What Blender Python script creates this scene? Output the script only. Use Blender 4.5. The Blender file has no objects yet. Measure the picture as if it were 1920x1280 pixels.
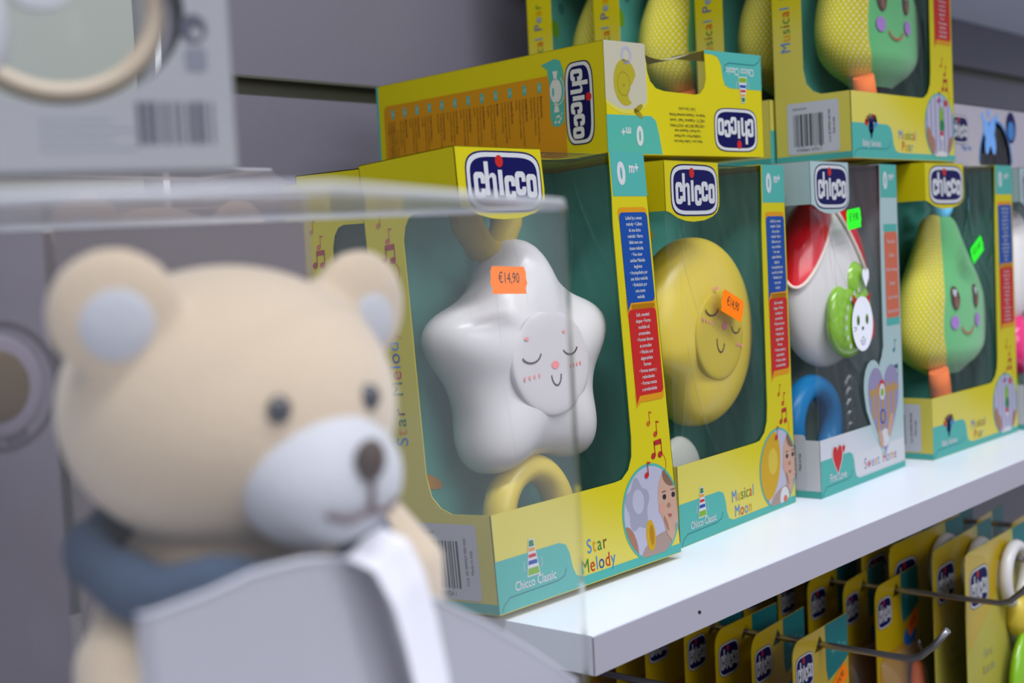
import bpy, math, random
from mathutils import Vector, Matrix, noise
from mathutils.geometry import tessellate_polygon
random.seed(7)
SC = bpy.context.scene
COL = SC.collection
R = math.radians

# ------------------------------------------------------------------ camera
cam_d = bpy.data.cameras.new('camera'); cam = bpy.data.objects.new('camera', cam_d); COL.objects.link(cam)
cam_d.sensor_width = 36.0; cam_d.lens = 2526.77 / 1920 * 36.0
cam_d.clip_start = 0.01; cam_d.clip_end = 50
Fw = Vector((0.75711659, 0.65011532, -0.06422258)); Rt = Vector((0.64812855, -0.75982922, -0.05088151)); Up = Rt.cross(Fw)
M = Matrix((Rt, Up, -Fw)).transposed().to_4x4(); M.translation = Vector((-0.51118, -0.39620, 0.18741)); cam.matrix_world = M
cam_d.dof.use_dof = True; cam_d.dof.focus_distance = 0.79; cam_d.dof.aperture_fstop = 7.6; cam_d.dof.aperture_blades = 7
SC.camera = cam
# ------------------------------------------------------------------ view, world, lights
SC.view_settings.view_transform = 'Standard'; SC.view_settings.look = 'None'
SC.view_settings.gamma = 1; SC.view_settings.use_curve_mapping = False
SC.view_settings.exposure = 0.8
SC.cycles.transparent_max_bounces = 24; SC.cycles.max_bounces = 10
SC.cycles.caustics_reflective = False; SC.cycles.caustics_refractive = False
W = bpy.data.worlds.new('shop_world'); SC.world = W; W.use_nodes = True
W.node_tree.nodes['Background'].inputs[0].default_value = (0.80, 0.84, 1.0, 1); W.node_tree.nodes['Background'].inputs[1].default_value = 0.30
def area(name, loc, target, sx, sy, power, colr):
    l = bpy.data.lights.new(name, 'AREA'); l.shape = 'RECTANGLE'; l.size = sx; l.size_y = sy; l.energy = power; l.color = colr
    o = bpy.data.objects.new(name, l); COL.objects.link(o); o.location = loc
    o.rotation_euler = (Vector(target) - Vector(loc)).to_track_quat('-Z', 'Y').to_euler(); return o
area('ceiling_tube_light', (-0.3, -0.75, 1.75), (0.15, 0.05, 0.1), 1.5, 0.22, 18.5, (0.90, 0.96, 1.0))
area('ceiling_tube_light', (0.4, -1.5, 1.8), (0.2, 0.1, 0.1), 1.5, 0.22, 8, (0.92, 0.96, 1.0))
area('front_fill_light', (-0.5, -2.6, 1.30), (0.2, 0.1, 0.1), 2.2, 1.0, 14, (0.95, 0.97, 1.0))  # added soft fill from the front, brightens the inside of the cartons

# ------------------------------------------------------------------ materials
def lin(c):
    return tuple((x/255/12.92 if x/255 <= .04045 else ((x/255+.055)/1.055)**2.4) for x in c) + (1,)
MATS = {}
def mat(name, rgb, rough=.5, spec=.2, metal=0, bump=0, bscale=300, coat=0, sheen=0, mottle=0, sss=0):
    if name in MATS: return MATS[name]
    m = bpy.data.materials.new(name); m.use_nodes = True; nt = m.node_tree; b = nt.nodes['Principled BSDF']
    b.inputs['Base Color'].default_value = lin(rgb); b.inputs['Roughness'].default_value = rough
    b.inputs['Specular IOR Level'].default_value = spec; b.inputs['Metallic'].default_value = metal
    b.inputs['Coat Weight'].default_value = coat; b.inputs['Coat Roughness'].default_value = .15
    if sheen: b.inputs['Sheen Weight'].default_value = sheen
    if sss:
        b.inputs['Subsurface Weight'].default_value = sss; b.inputs['Subsurface Radius'].default_value = (.006, .005, .004); b.inputs['Subsurface Scale'].default_value = 1
    if bump or mottle:
        tc = nt.nodes.new('ShaderNodeTexCoord'); n = nt.nodes.new('ShaderNodeTexNoise'); n.inputs['Scale'].default_value = bscale
        n.inputs['Detail'].default_value = 4; nt.links.new(tc.outputs['Object'], n.inputs['Vector'])
        if bump:
            bp = nt.nodes.new('ShaderNodeBump'); bp.inputs['Strength'].default_value = bump; bp.inputs['Distance'].default_value = .001
            nt.links.new(n.outputs['Fac'], bp.inputs['Height']); nt.links.new(bp.outputs['Normal'], b.inputs['Normal'])
        if mottle:
            mx = nt.nodes.new('ShaderNodeMix'); mx.data_type = 'RGBA'; c = lin(rgb)
            mx.inputs['A'].default_value = tuple(x*(1-mottle) for x in c[:3]) + (1,); mx.inputs['B'].default_value = tuple(min(1, x*(1+mottle)) for x in c[:3]) + (1,)
            nt.links.new(n.outputs['Fac'], mx.inputs['Factor']); nt.links.new(mx.outputs['Result'], b.inputs['Base Color'])
    MATS[name] = m; return m
def film(name, gloss_min=.035, haze=.0, rough=.06, tint=(1, 1, 1), bump=.25, bscale=60, stretch=(1, 1, 1), ior=1.22):
    if name in MATS: return MATS[name]
    m = bpy.data.materials.new(name); m.use_nodes = True; nt = m.node_tree; nt.nodes.remove(nt.nodes['Principled BSDF']); out = nt.nodes['Material Output']
    tr = nt.nodes.new('ShaderNodeBsdfTransparent'); tr.inputs[0].default_value = tint + (1,)
    gl = nt.nodes.new('ShaderNodeBsdfGlossy'); gl.inputs['Roughness'].default_value = rough
    fr = nt.nodes.new('ShaderNodeFresnel'); ge = nt.nodes.new('ShaderNodeNewGeometry'); io = nt.nodes.new('ShaderNodeMapRange'); io.inputs[3].default_value = ior; io.inputs[4].default_value = 1/ior; nt.links.new(ge.outputs['Backfacing'], io.inputs[0]); nt.links.new(io.outputs[0], fr.inputs['IOR'])
    tc = nt.nodes.new('ShaderNodeTexCoord'); mp = nt.nodes.new('ShaderNodeMapping'); mp.inputs['Scale'].default_value = stretch
    n = nt.nodes.new('ShaderNodeTexNoise'); n.inputs['Scale'].default_value = bscale; n.inputs['Detail'].default_value = 2
    bp = nt.nodes.new('ShaderNodeBump'); bp.inputs['Strength'].default_value = bump; bp.inputs['Distance'].default_value = .003
    nt.links.new(tc.outputs['Object'], mp.inputs['Vector']); nt.links.new(mp.outputs['Vector'], n.inputs['Vector']); nt.links.new(n.outputs['Fac'], bp.inputs['Height'])
    nt.links.new(bp.outputs['Normal'], gl.inputs['Normal']); nt.links.new(bp.outputs['Normal'], fr.inputs['Normal'])
    mth = nt.nodes.new('ShaderNodeMath'); mth.operation = 'MAXIMUM'; mth.inputs[1].default_value = gloss_min; nt.links.new(fr.outputs[0], mth.inputs[0])
    mx = nt.nodes.new('ShaderNodeMixShader'); nt.links.new(mth.outputs[0], mx.inputs[0]); nt.links.new(tr.outputs[0], mx.inputs[1]); nt.links.new(gl.outputs[0], mx.inputs[2])
    last = mx
    if haze:
        df = nt.nodes.new('ShaderNodeBsdfDiffuse'); df.inputs[0].default_value = (.75, .75, .8, 1)
        m2 = nt.nodes.new('ShaderNodeMixShader'); m2.inputs[0].default_value = haze
        nt.links.new(mx.outputs[0], m2.inputs[1]); nt.links.new(df.outputs[0], m2.inputs[2]); last = m2
    nt.links.new(last.outputs[0], out.inputs[0]); MATS[name] = m; return m

YEL = mat('yellow_carton', (184, 170, 9), .45, .15, bump=.05, bscale=900)
PALE = mat('pale_yellow_print', (184, 172, 94), .45, .15)
TEAL = mat('teal_print', (69, 150, 142), .45, .15)
TEALD = mat('dark_teal_line', (28, 90, 102), .5)
AQUA = mat('aqua_print', (150, 170, 172), .45, .15)
WHITE = mat('white_print', (182, 182, 186), .45, .15)
NAVY = mat('navy_print', (10, 10, 70), .5, .1)
RED = mat('red_print', (170, 28, 25), .45, .15)
ORANGE = mat('orange_print', (189, 128, 6), .45, .15)
BLUE = mat('blue_print', (12, 62, 136), .45, .15)
SKYB = mat('sky_blue_print', (51, 114, 180), .45)
GREEN = mat('green_print', (28, 106, 51), .45)
LIME = mat('lime_print', (106, 149, 28), .45)
BROWNT = mat('brown_text', (90, 51, 28), .5)
DARKT = mat('dark_text', (36, 32, 36), .5)
CORAL = mat('coral_print', (180, 90, 63), .45)
LILAC = mat('lilac_print', (157, 155, 173), .45)
SKIN = mat('printed_skin', (170, 136, 118), .5); SKIN2 = mat('printed_skin_tan', (142, 100, 81), .5)
HAIR = mat('printed_hair', (114, 84, 66), .5); BEIGE = mat('printed_beige', (142, 122, 114), .5)
TAN = mat('printed_tan', (157, 122, 72), .5); LABEL = mat('label_paper', (173, 173, 181), .5)
INNER = mat('inner_teal_card', (80, 156, 142), .5, mottle=.15, bscale=40)
CREAMC = mat('cream_print', (166, 160, 142), .5)
FLUO = mat('orange_sticker', (250, 122, 8), .6, .1); FLUG = mat('green_sticker', (40, 255, 30), .5)
FILM = film('clear_window_film', .018, .0, .08, bump=.6, bscale=34, stretch=(1, 1, .3), ior=1.3)
PVC = film('clear_box_plastic', .012, .035, .10, bump=.25, bscale=14, ior=1.14)
PVCT = film('clear_box_top_plastic', .03, .32, .10, bump=.25, bscale=14, ior=1.14)  # strong haze whitens the top in place of its grazing reflection
PVCE = film('clear_box_edge', .10, .42, .2)
WPLAST = mat('white_glossy_plastic', (208, 203, 202), .32, .45, coat=.12, sss=.15)
FACEP = mat('white_face_plastic', (196, 189, 190), .4)
YPLAST = mat('yellow_soft_plastic', (206, 182, 62), .35, .5, sss=.15); YPLAST2 = mat('yellow_face_plastic', (184, 162, 48), .45)
RPLAST = mat('red_glossy_plastic', (222, 24, 40), .15, .5, coat=.6)
GPLAST = mat('green_glossy_plastic', (126, 178, 14), .15, .5, coat=.6)
BPLAST = mat('blue_plastic', (22, 104, 156), .3)
METAL = mat('chromed_wire', (170, 168, 172), .25, .5, metal=1)
SHELFW = mat('white_laminate', (226, 230, 240), .35, .4, bump=.02, bscale=200)

# ------------------------------------------------------------------ mesh building
class Fr:
    """flat frame; millimetres in, local metres out"""
    def __init__(s, O, u, v, n): s.O, s.u, s.v, s.n = Vector(O), Vector(u), Vector(v), Vector(n)
    def pt(s, a, b, off=0): return s.O + (s.u*a + s.v*b + s.n*off)*.001
class Surf:
    """frame lying on a curved surface given by f(a,b,off)"""
    def __init__(s, f): s.f = f
    def pt(s, a, b, off=0): return Vector(s.f(a, b, off))
_T = {}
def text2d(s, bold=0, res=2):
    k = (s, bold, res)
    if k in _T: return _T[k]
    c = bpy.data.curves.new('t', 'FONT'); c.body = s; c.resolution_u = res; c.offset = bold
    o = bpy.data.objects.new('t', c); me = o.to_mesh()
    vs = [(v.co.x, v.co.y) for v in me.vertices]; fs = [tuple(p.vertices) for p in me.polygons]
    o.to_mesh_clear(); bpy.data.objects.remove(o); bpy.data.curves.remove(c)
    w = max([v[0] for v in vs], default=.3)
    _T[k] = (vs, fs, w); return _T[k]
class MB:
    def __init__(s): s.v = []; s.f = []; s.m = []; s.sm = []; s.mats = []; s.uv = None
    def mi(s, m):
        if m not in s.mats: s.mats.append(m)
        return s.mats.index(m)
    def face(s, idx, m, smooth=False): s.f.append(tuple(idx)); s.m.append(s.mi(m)); s.sm.append(smooth)
    def poly(s, fr, loops, m, off=.15, th=0):
        if isinstance(loops[0][0], (int, float)): loops = [loops]
        flat = [p for l in loops for p in l]; b = len(s.v)
        s.v += [fr.pt(p[0], p[1], off) for p in flat]
        tris = tessellate_polygon([[Vector((p[0], p[1], 0)) for p in l] for l in loops])
        for t in tris: s.face([b+i for i in t], m)
        if th:
            b2 = len(s.v); s.v += [fr.pt(p[0], p[1], off-th) for p in flat]
            for t in tris: s.face([b2+i for i in reversed(t)], m)
            k = 0
            for l in loops:
                n = len(l)
                for i in range(n):
                    j = (i+1) % n; s.face([b+k+i, b+k+j, b2+k+j, b2+k+i], m)
                k += n
    def rect(s, fr, x0, y0, x1, y1, m, off=.15): s.poly(fr, [(x0, y0), (x1, y0), (x1, y1), (x0, y1)], m, off)
    def rrect(s, fr, x0, y0, x1, y1, r, m, off=.15, corners=(1, 1, 1, 1), th=0):
        s.poly(fr, rr(x0, y0, x1, y1, r, corners), m, off, th)
    def ell(s, fr, cx, cy, rx, ry, m, off=.15, n=28, rot=0):
        s.poly(fr, ellp(cx, cy, rx, ry, n, rot), m, off)
    def stroke(s, fr, pts, w, m, off=.15):
        n = len(pts); b = len(s.v)
        for i, (x, y) in enumerate(pts):
            x0, y0 = pts[max(0, i-1)]; x1, y1 = pts[min(n-1, i+1)]; d = math.hypot(x1-x0, y1-y0) or 1
            nx, ny = -(y1-y0)/d*w/2, (x1-x0)/d*w/2
            s.v += [fr.pt(x+nx, y+ny, off), fr.pt(x-nx, y-ny, off)]
        for i in range(n-1): s.face([b+2*i, b+2*i+1, b+2*i+3, b+2*i+2], m)
    def text(s, fr, t, x, y, h, m, off=.2, rot=0, al='C', sx=1, maxw=None, bold=0):
        vs, fs, w = text2d(t, bold, 6 if h > 7.5 else 2); k = h/.72; kx = k*sx
        if maxw and w*kx > maxw: kx = maxw/w
        dx = -w*kx/2 if al == 'C' else (-w*kx if al == 'R' else 0); c, sn = math.cos(R(rot)), math.sin(R(rot)); b = len(s.v)
        for px, py in vs:
            X, Y = px*kx+dx, py*k; s.v.append(fr.pt(x+X*c-Y*sn, y+X*sn+Y*c, off))
        for f in fs: s.face([b+i for i in f], m)
        return w*kx
    def ctext(s, fr, t, x, y, h, mats, off=.2, rot=0, sx=.88, gap=.12, bold=0):
        """letters one by one in turning colours, centred on x,y"""
        ws = [h*.45 if ch == ' ' else text2d(ch, bold)[2]*h/.72*sx for ch in t]; tot = sum(ws)+gap*h*(len(t)-1); c, sn = math.cos(R(rot)), math.sin(R(rot)); a = -tot/2; k = 0
        for ch, w in zip(t, ws):
            if ch != ' ': s.text(fr, ch, x+a*c, y+a*sn, h, mats[k % len(mats)], off, rot, 'L', sx, bold=bold); k += 1
            a += w+gap*h
    def box(s, x0, y0, z0, x1, y1, z1, m, fr=None):
        b = len(s.v); P = [(x, y, z) for z in (z0, z1) for y in (y0, y1) for x in (x0, x1)]
        s.v += [Vector(p) for p in P]
        for q in ((0, 2, 3, 1), (4, 5, 7, 6), (0, 1, 5, 4), (2, 6, 7, 3), (0, 4, 6, 2), (1, 3, 7, 5)): s.face([b+i for i in q], m)
    def tube(s, pts, r, m, n=10, closed=False, sy=1):
        pts = [Vector(p) for p in pts]; b = len(s.v); N = len(pts); prev = None
        for i, p in enumerate(pts):
            t = (pts[(i+1) % N]-pts[i-1]) if closed else (pts[min(N-1, i+1)]-pts[max(0, i-1)])
            t.normalize()
            a = prev if prev is not None else (Vector((0, 0, 1)) if abs(t.z) < .8 else Vector((1, 0, 0)))
            a = (a-t*a.dot(t)).normalized(); prev = a; c = t.cross(a); rr_ = r[i] if isinstance(r, (list, tuple)) else r
            for k in range(n):
                an = 2*math.pi*k/n; s.v.append(p+a*math.cos(an)*rr_+c*math.sin(an)*rr_*sy)
        for i in range(N if closed else N-1):
            for k in range(n):
                j = (i+1) % N; s.face([b+i*n+k, b+i*n+(k+1) % n, b+j*n+(k+1) % n, b+j*n+k], m, True)
        if not closed:
            s.face([b+k for k in range(n)][::-1], m); s.face([b+(N-1)*n+k for k in range(n)], m)
    def ball(s, c, r, m, nu=32, nv=18, f=None, rot=None):
        """ellipsoid; f(theta,phi) optional scale; poles along z"""
        b = len(s.v); c = Vector(c)
        for j in range(nv+1):
            ph = math.pi*j/nv
            for i in range(nu):
                th = 2*math.pi*i/nu; p = Vector((r[0]*math.sin(ph)*math.cos(th), r[1]*math.sin(ph)*math.sin(th), r[2]*math.cos(ph)))
                if f: p = f(th, ph, p)
                if rot: p = rot @ p
                s.v.append(c+p)
        for j in range(nv):
            for i in range(nu):
                k = (i+1) % nu; s.face([b+j*nu+i, b+(j+1)*nu+i, b+(j+1)*nu+k, b+j*nu+k], m, True)
    def grid(s, f, nu, nv, m, smooth=True):
        b = len(s.v)
        for j in range(nv+1):
            for i in range(nu+1): s.v.append(Vector(f(i/nu, j/nv)))
        for j in range(nv):
            for i in range(nu): s.face([b+j*(nu+1)+i, b+j*(nu+1)+i+1, b+(j+1)*(nu+1)+i+1, b+(j+1)*(nu+1)+i], m, smooth)
    def build(s, name, parent=None, loc=None):
        me = bpy.data.meshes.new(name); me.from_pydata([tuple(v) for v in s.v], [], s.f)
        for m in s.mats: me.materials.append(m)
        me.polygons.foreach_set('material_index', s.m); me.polygons.foreach_set('use_smooth', s.sm); me.update()
        o = bpy.data.objects.new(name, me); COL.objects.link(o)
        if parent: o.parent = parent
        if loc: o.location = loc
        return o
def rr(x0, y0, x1, y1, r, corners=(1, 1, 1, 1), n=6):
    P = []
    for (cx, cy, a0, k) in ((x1-r, y1-r, 0, 1), (x0+r, y1-r, 90, 0), (x0+r, y0+r, 180, 3), (x1-r, y0+r, 270, 2)):
        if corners[k]:
            P += [(cx+r*math.cos(R(a0+90*i/n)), cy+r*math.sin(R(a0+90*i/n))) for i in range(n+1)]
        else: P.append((x1 if a0 in (0, 270) else x0, y1 if a0 in (0, 90) else y0))
    return P      # corners order: top-left, top-right, bottom-right, bottom-left
def ellp(cx, cy, rx, ry, n=28, rot=0):
    c, s = math.cos(R(rot)), math.sin(R(rot)); P = []
    for i in range(n):
        a = 2*math.pi*i/n; x, y = rx*math.cos(a), ry*math.sin(a); P.append((cx+x*c-y*s, cy+x*s+y*c))
    return P
def arc(cx, cy, rx, ry, a0, a1, n=10): return [(cx+rx*math.cos(R(a0+(a1-a0)*i/n)), cy+ry*math.sin(R(a0+(a1-a0)*i/n))) for i in range(n+1)]
def clip(P, C):
    """Sutherland-Hodgman, C convex counter-clockwise"""
    for i in range(len(C)):
        a, b = C[i], C[(i+1) % len(C)]; ins = lambda p: (b[0]-a[0])*(p[1]-a[1])-(b[1]-a[1])*(p[0]-a[0]) >= 0
        Q = []
        for k in range(len(P)):
            p, q = P[k-1], P[k]
            if ins(p) != ins(q):
                d1 = (b[0]-a[0])*(p[1]-a[1])-(b[1]-a[1])*(p[0]-a[0]); d2 = (b[0]-a[0])*(q[1]-a[1])-(b[1]-a[1])*(q[0]-a[0]); t = d1/(d1-d2)
                Q.append((p[0]+(q[0]-p[0])*t, p[1]+(q[1]-p[1])*t))
            if ins(q): Q.append(q)
        P = Q
        if len(P) < 3: return []
    return P
def empty(name, loc, rot=(0, 0, 0)):
    o = bpy.data.objects.new(name, None); COL.objects.link(o); o.location = loc; o.rotation_euler = rot; o.empty_display_size = .02; return o
def tag(o, label=None, cat=None, group=None, kind=None):
    if label: o['label'] = label
    if cat: o['category'] = cat
    if group: o['group'] = group
    if kind: o['kind'] = kind
    return o
def copy_tree(o, parent=None):
    c = o.copy(); COL.objects.link(c)
    if parent: c.parent = parent
    for ch in list(o.children): copy_tree(ch, c)
    return c
def modified(o, mods):
    """apply modifiers by evaluating"""
    for t, kw in mods:
        m = o.modifiers.new(t, t)
        for k, v in kw.items(): setattr(m, k, v)
    dg = bpy.context.evaluated_depsgraph_get(); dg.update()
    me = bpy.data.meshes.new_from_object(o.evaluated_get(dg)); o.modifiers.clear(); old = o.data; o.data = me
    bpy.data.meshes.remove(old); return o

# ------------------------------------------------------------------ printed motifs
def logo(mb, fr, cx, cy, w, h, rot=0, off=.2, tall=False):
    c, s = math.cos(R(rot)), math.sin(R(rot))
    T = lambda P: [(cx+x*c-y*s, cy+x*s+y*c) for x, y in P]
    def barrel(k):
        P = []
        a, b = w/2-k, h/2-k
        n = 10
        for sx, sy in ((1, 1), (-1, 1), (-1, -1), (1, -1)):
            Q = []
            for i in range(n+1):
                an = math.pi/2*i/n; e = .40 if not tall else .5
                x = a*(math.cos(an)**e)*(1-.05*math.sin(an)**2); y = b*(math.sin(an)**(e*1.15))
                Q.append((sx*x, sy*y))
            if sx*sy < 0: Q = Q[::-1]
            P += Q[:-1]
        return P
    mb.poly(fr, T(barrel(0)), NAVY, off); mb.poly(fr, T(barrel(.015*w)), WHITE, off+.06); mb.poly(fr, T(barrel(.055*w)), NAVY, off+.12)
    def P_(loops):
        loops = [loops] if isinstance(loops[0][0], (int, float)) else loops
        mb.poly(fr, [T([(x*w, y*h) for x, y in l]) for l in loops], WHITE, off+.2)
    q = .045; ky = w/h; k2 = .020
    def cee(x, t, b, o=False):
        hw, iw = .071, .018
        C = lambda cx, cy, r, a0, a1: [(cx+r*math.cos(R(a)), cy+r*ky*math.sin(R(a))) for a in range(a0, a1+1, 18)]
        out = C(x+hw-q, t-q*ky, q, 0, 90)+C(x-hw+q, t-q*ky, q, 90, 180)+C(x-hw+q, b+q*ky, q, 180, 270)+C(x+hw-q, b+q*ky, q, 270, 360)
        ti, bi = t-.05*ky, b+.05*ky
        if o: P_([out, (C(x, ti-iw*ky, iw, 0, 180)+C(x, bi+iw*ky, iw, 180, 360))[::-1]]); return
        m = (t+b)/2; g0, g1 = m+.025, m-.055
        inn = [(x+iw, g1)]+C(x, bi+iw*ky, iw, 180, 360)[::-1]+C(x, ti-iw*ky, iw, 0, 180)[::-1]+[(x+iw, g0)]
        # inner contour walked from the lower jaw round to the upper jaw
        P_([(x+hw, g0)]+out+[(x+hw, g1)]+inn)
    cee(-.335, .15, -.27)
    P_([(-.262, .32), (-.208, .32), (-.208, -.22), (-.262, -.22)])
    P_([(-.210, .08), (-.19, .125), (-.165, .14), (-.135, .13), (-.115, .09), (-.112, -.29), (-.165, -.29), (-.165, .05), (-.180, .075), (-.210, .03)])
    P_([(-.086, .19), (-.030, .19), (-.030, -.22), (-.086, -.22)]); cee(.060, .10, -.30); cee(.205, .17, -.22); cee(.355, .13, -.26, True)
    mb.poly(fr, T(ellp(-.058*w, .33*h, .052*w, .10*h, 18)), RED, off+.2)
def note(mb, fr, x, y, s, m, kind=0, off=.2):
    if kind == 2:
        for dx in (0, 1.1*s): mb.ell(fr, x+dx, y, .38*s, .3*s, m, off, 14, 20); mb.rect(fr, x+dx+.25*s, y, x+dx+.38*s, y+1.3*s, m, off)
        mb.poly(fr, [(x+.25*s, y+.95*s), (x+1.48*s, y+1.0*s), (x+1.48*s, y+1.5*s), (x+.25*s, y+1.4*s)], m, off)
    else:
        mb.ell(fr, x, y, .38*s, .3*s, m, off, 14, 20); mb.rect(fr, x+.25*s, y, x+.37*s, y+1.4*s, m, off)
        mb.poly(fr, [(x+.3*s, y+1.4*s), (x+.85*s, y+1.3*s), (x+.8*s, y+1.15*s), (x+.3*s, y+1.2*s)], m, off)
def stack_icon(mb, fr, cx, cy, h, rot=0, off=.3):
    c, s = math.cos(R(rot)), math.sin(R(rot)); T = lambda P: [(cx+x*c-y*s, cy+x*s+y*c) for x, y in P]
    hw = lambda t: h*(.26-.17*t)
    def band(t0, t1, e=0): return T([(-hw(t0)-e, h*(t0-.5)), (hw(t0)+e, h*(t0-.5)), (hw(t1)+e, h*(t1-.5)), (-hw(t1)-e, h*(t1-.5))])
    mb.poly(fr, band(-.04, 1.04, h*.03), WHITE, off)
    for t0, t1, m in ((0, .2, LIME), (.3, .42, BLUE), (.5, .6, RED), (.68, .78, ORANGE), (.82, 1, GREEN)): mb.poly(fr, band(t0, t1), m, off+.05)
    for sg in (-1, 1): mb.stroke(fr, T(arc(0, -.2*h, h*.42, h*.3, -30, 30) if sg > 0 else arc(0, -.2*h, h*.42, h*.3, 150, 210)), h*.02, WHITE, off)
def barcode(mb, fr, x0, y0, x1, y1, off=.3, seed=1):
    rg = random.Random(seed); x = x0
    while x < x1-.6:
        w = rg.choice((.4, .5, .8, 1.2, 1.5)); mb.rect(fr, x, y0+(0 if rg.random() > .15 else -1.2), min(x+w, x1), y1, DARKT, off); x += w+rg.choice((.4, .5, .7, 1.1))
def scribble(mb, fr, t, x, y, h, m, off, rot=0, maxw=None, al='L', sx=.8): mb.text(fr, t, x, y, h, m, off, rot, al, sx, maxw)
def hand_icon(mb, fr, x, y, s, off=.3):
    for dx, dy, m in ((-.75, .35, RED), (-.55, .6, ORANGE), (.55, .75, RED), (.8, .35, SKYB), (.75, .65, LIME)): mb.ell(fr, x+dx*s, y+dy*s, .28*s, .28*s, m, off, 12)
    mb.ell(fr, x, y, .42*s, .5*s, NAVY, off+.05, 18)
    for a in (-35, -12, 12, 35): mb.stroke(fr, [(x, y), (x+s*1.05*math.sin(R(a)), y+s*1.05*math.cos(R(a)))], .2*s, NAVY, off+.06)
    mb.poly(fr, [(x-.3*s, y-.2*s), (x+.3*s, y-.2*s), (x, y-1.0*s)], NAVY, off+.05)
def heart(cx, cy, w, h, n=14):
    P = [(0, -.5), (.28, -.22), (.45, 0)] + [(.25+.25*math.cos(R(a)), .2+.25*math.sin(R(a))) for a in range(-20, 181, 20)]
    Q = [(-x, y) for x, y in P[::-1]]
    return [(cx+x*w, cy+y*h) for x, y in P+Q[:-1]]
BLUE_T = ['Lulled by a sweet', 'melody \u2022 Cullato', 'da una dolce', 'melodia \u2022 Berce', 'b\u00e9b\u00e9 avec une', 'douce m\u00e9lodie', '\u2022 Von einer', 'sanften Melodie', 'begleitet', '\u2022 Acompa\u00f1ado por', 'una dulce melod\u00eda', '\u2022 Embalado por', 'uma suave', 'melodia']
RED_T = ['Soft, rounded', 'shapes \u2022 Forme', 'morbide ed', 'arrotondate', '\u2022 Formes douces', 'et arrondies', '\u2022 Weiche und', 'abgerundete', 'Formen', '\u2022 Formas suaves y', 'redondeadas', '\u2022 Formas macias', 'e arredondadas']
CORAL_T = ['Musical box', 'Carillon', 'Bo\u00eete \u00e0 musique', 'Spieluhr', 'Caja de m\u00fasica', 'Caixa de m\u00fasica']
TURN = [SKYB, ORANGE, GREEN, BROWNT, GREEN, RED, SKYB, BLUE]

# ------------------------------------------------------------------ setting
def struct(name, mb): return tag(mb.build(name), kind='structure')
WALLM = mat('grey_slatwall', (104, 100, 112), .38, .35, bump=.03, bscale=150, mottle=.04)
GROOVE = mat('slatwall_metal', (96, 98, 88), .4, .4, metal=.6)
DARK = mat('dark_recess', (34, 32, 38), .7); COLM = mat('grey_green_pilaster', (142, 146, 140), .5)
w = MB(); gz = [.3255+.107*k for k in range(-12, 9)]; z0 = -1.0
for g in gz:
    w.box(.066, .42, z0, 3.2, .44, g-.0075, WALLM); z0 = g+.0075
w.box(.066, .42, z0, 3.2, .44, 1.6, WALLM); struct('wall_back', w)
w = MB()
for g in gz:
    w.box(.066, .432, g-.0075, 3.2, .44, g+.0075, GROOVE); w.box(.066, .4195, g+.0055, 3.2, .432, g+.0075, GROOVE)
struct('trim_1', w)
w = MB(); w.box(.0605, .412, -1, .066, .44, 1.6, mat('pale_edge_trim', (214, 214, 220), .3)); struct('trim_2', w)
w = MB(); w.box(.036, .46, -1, .0605, .47, 1.6, DARK); struct('wall_recess', w)
w = MB(); w.box(-1.6, .40, -1, .036, .47, 1.6, COLM); struct('wall_left', w)
w = MB(); w.box(-3, -3, -1.05, 3.2, .44, -1.0, mat('floor_tile', (120, 115, 112), .4)); struct('floor', w)

# main shelf
def shelf(name, x0, x1, y0, y1, zt, th, label):
    r = empty(name, (x0, y1, zt)); tag(r, label, 'shelf')
    b = MB(); L, D = x1-x0, y1-y0; b.box(0, -D+.0012, -th, L, 0, 0, SHELFW); b.build('shelf_board', r)
    b = MB(); b.box(0, -D, -th, L, -D+.0012, -.0006, mat('white_edge_band', (164, 160, 172), .4)); b.build('edge_band', r)
    return r
s1 = shelf('display_shelf', 0, 2.3, 0, .419, 0, .0198, 'white laminate shelf carrying the row of boxed toys')
b = MB(); b.ell(Fr((0, -.419, 0), (1, 0, 0), (0, 0, 1), (0, -1, 0)), 94, -10.2, 1.6, .9, DARK, .3, 12, -25); o = b.build('scuff_mark', s1); tag(o, 'small black scuff on the front edge')
for x in (.30, 1.05, 1.8):
    b = MB(); b.box(x-.003, -.36, -.05, x+.003, 0, -.0199, METAL); b.build('bracket', s1)
s2 = shelf('display_shelf', -.85, -.13, -.26, .399, .02, .02, 'lower white shelf under the plush bear and its clear box')
b = MB(); b.box(.1, .0, -1.02, .13, -.03, -.0199, METAL); b.build('support_post', s2); b = MB(); b.box(.60, .0, -1.02, .63, -.03, -.0199, METAL); b.build('support_post', s2)

s3 = shelf('display_shelf', .40, 2.3, -.04, .419, .528, .02, 'upper white shelf above the stacked plush pear cartons')
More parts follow.
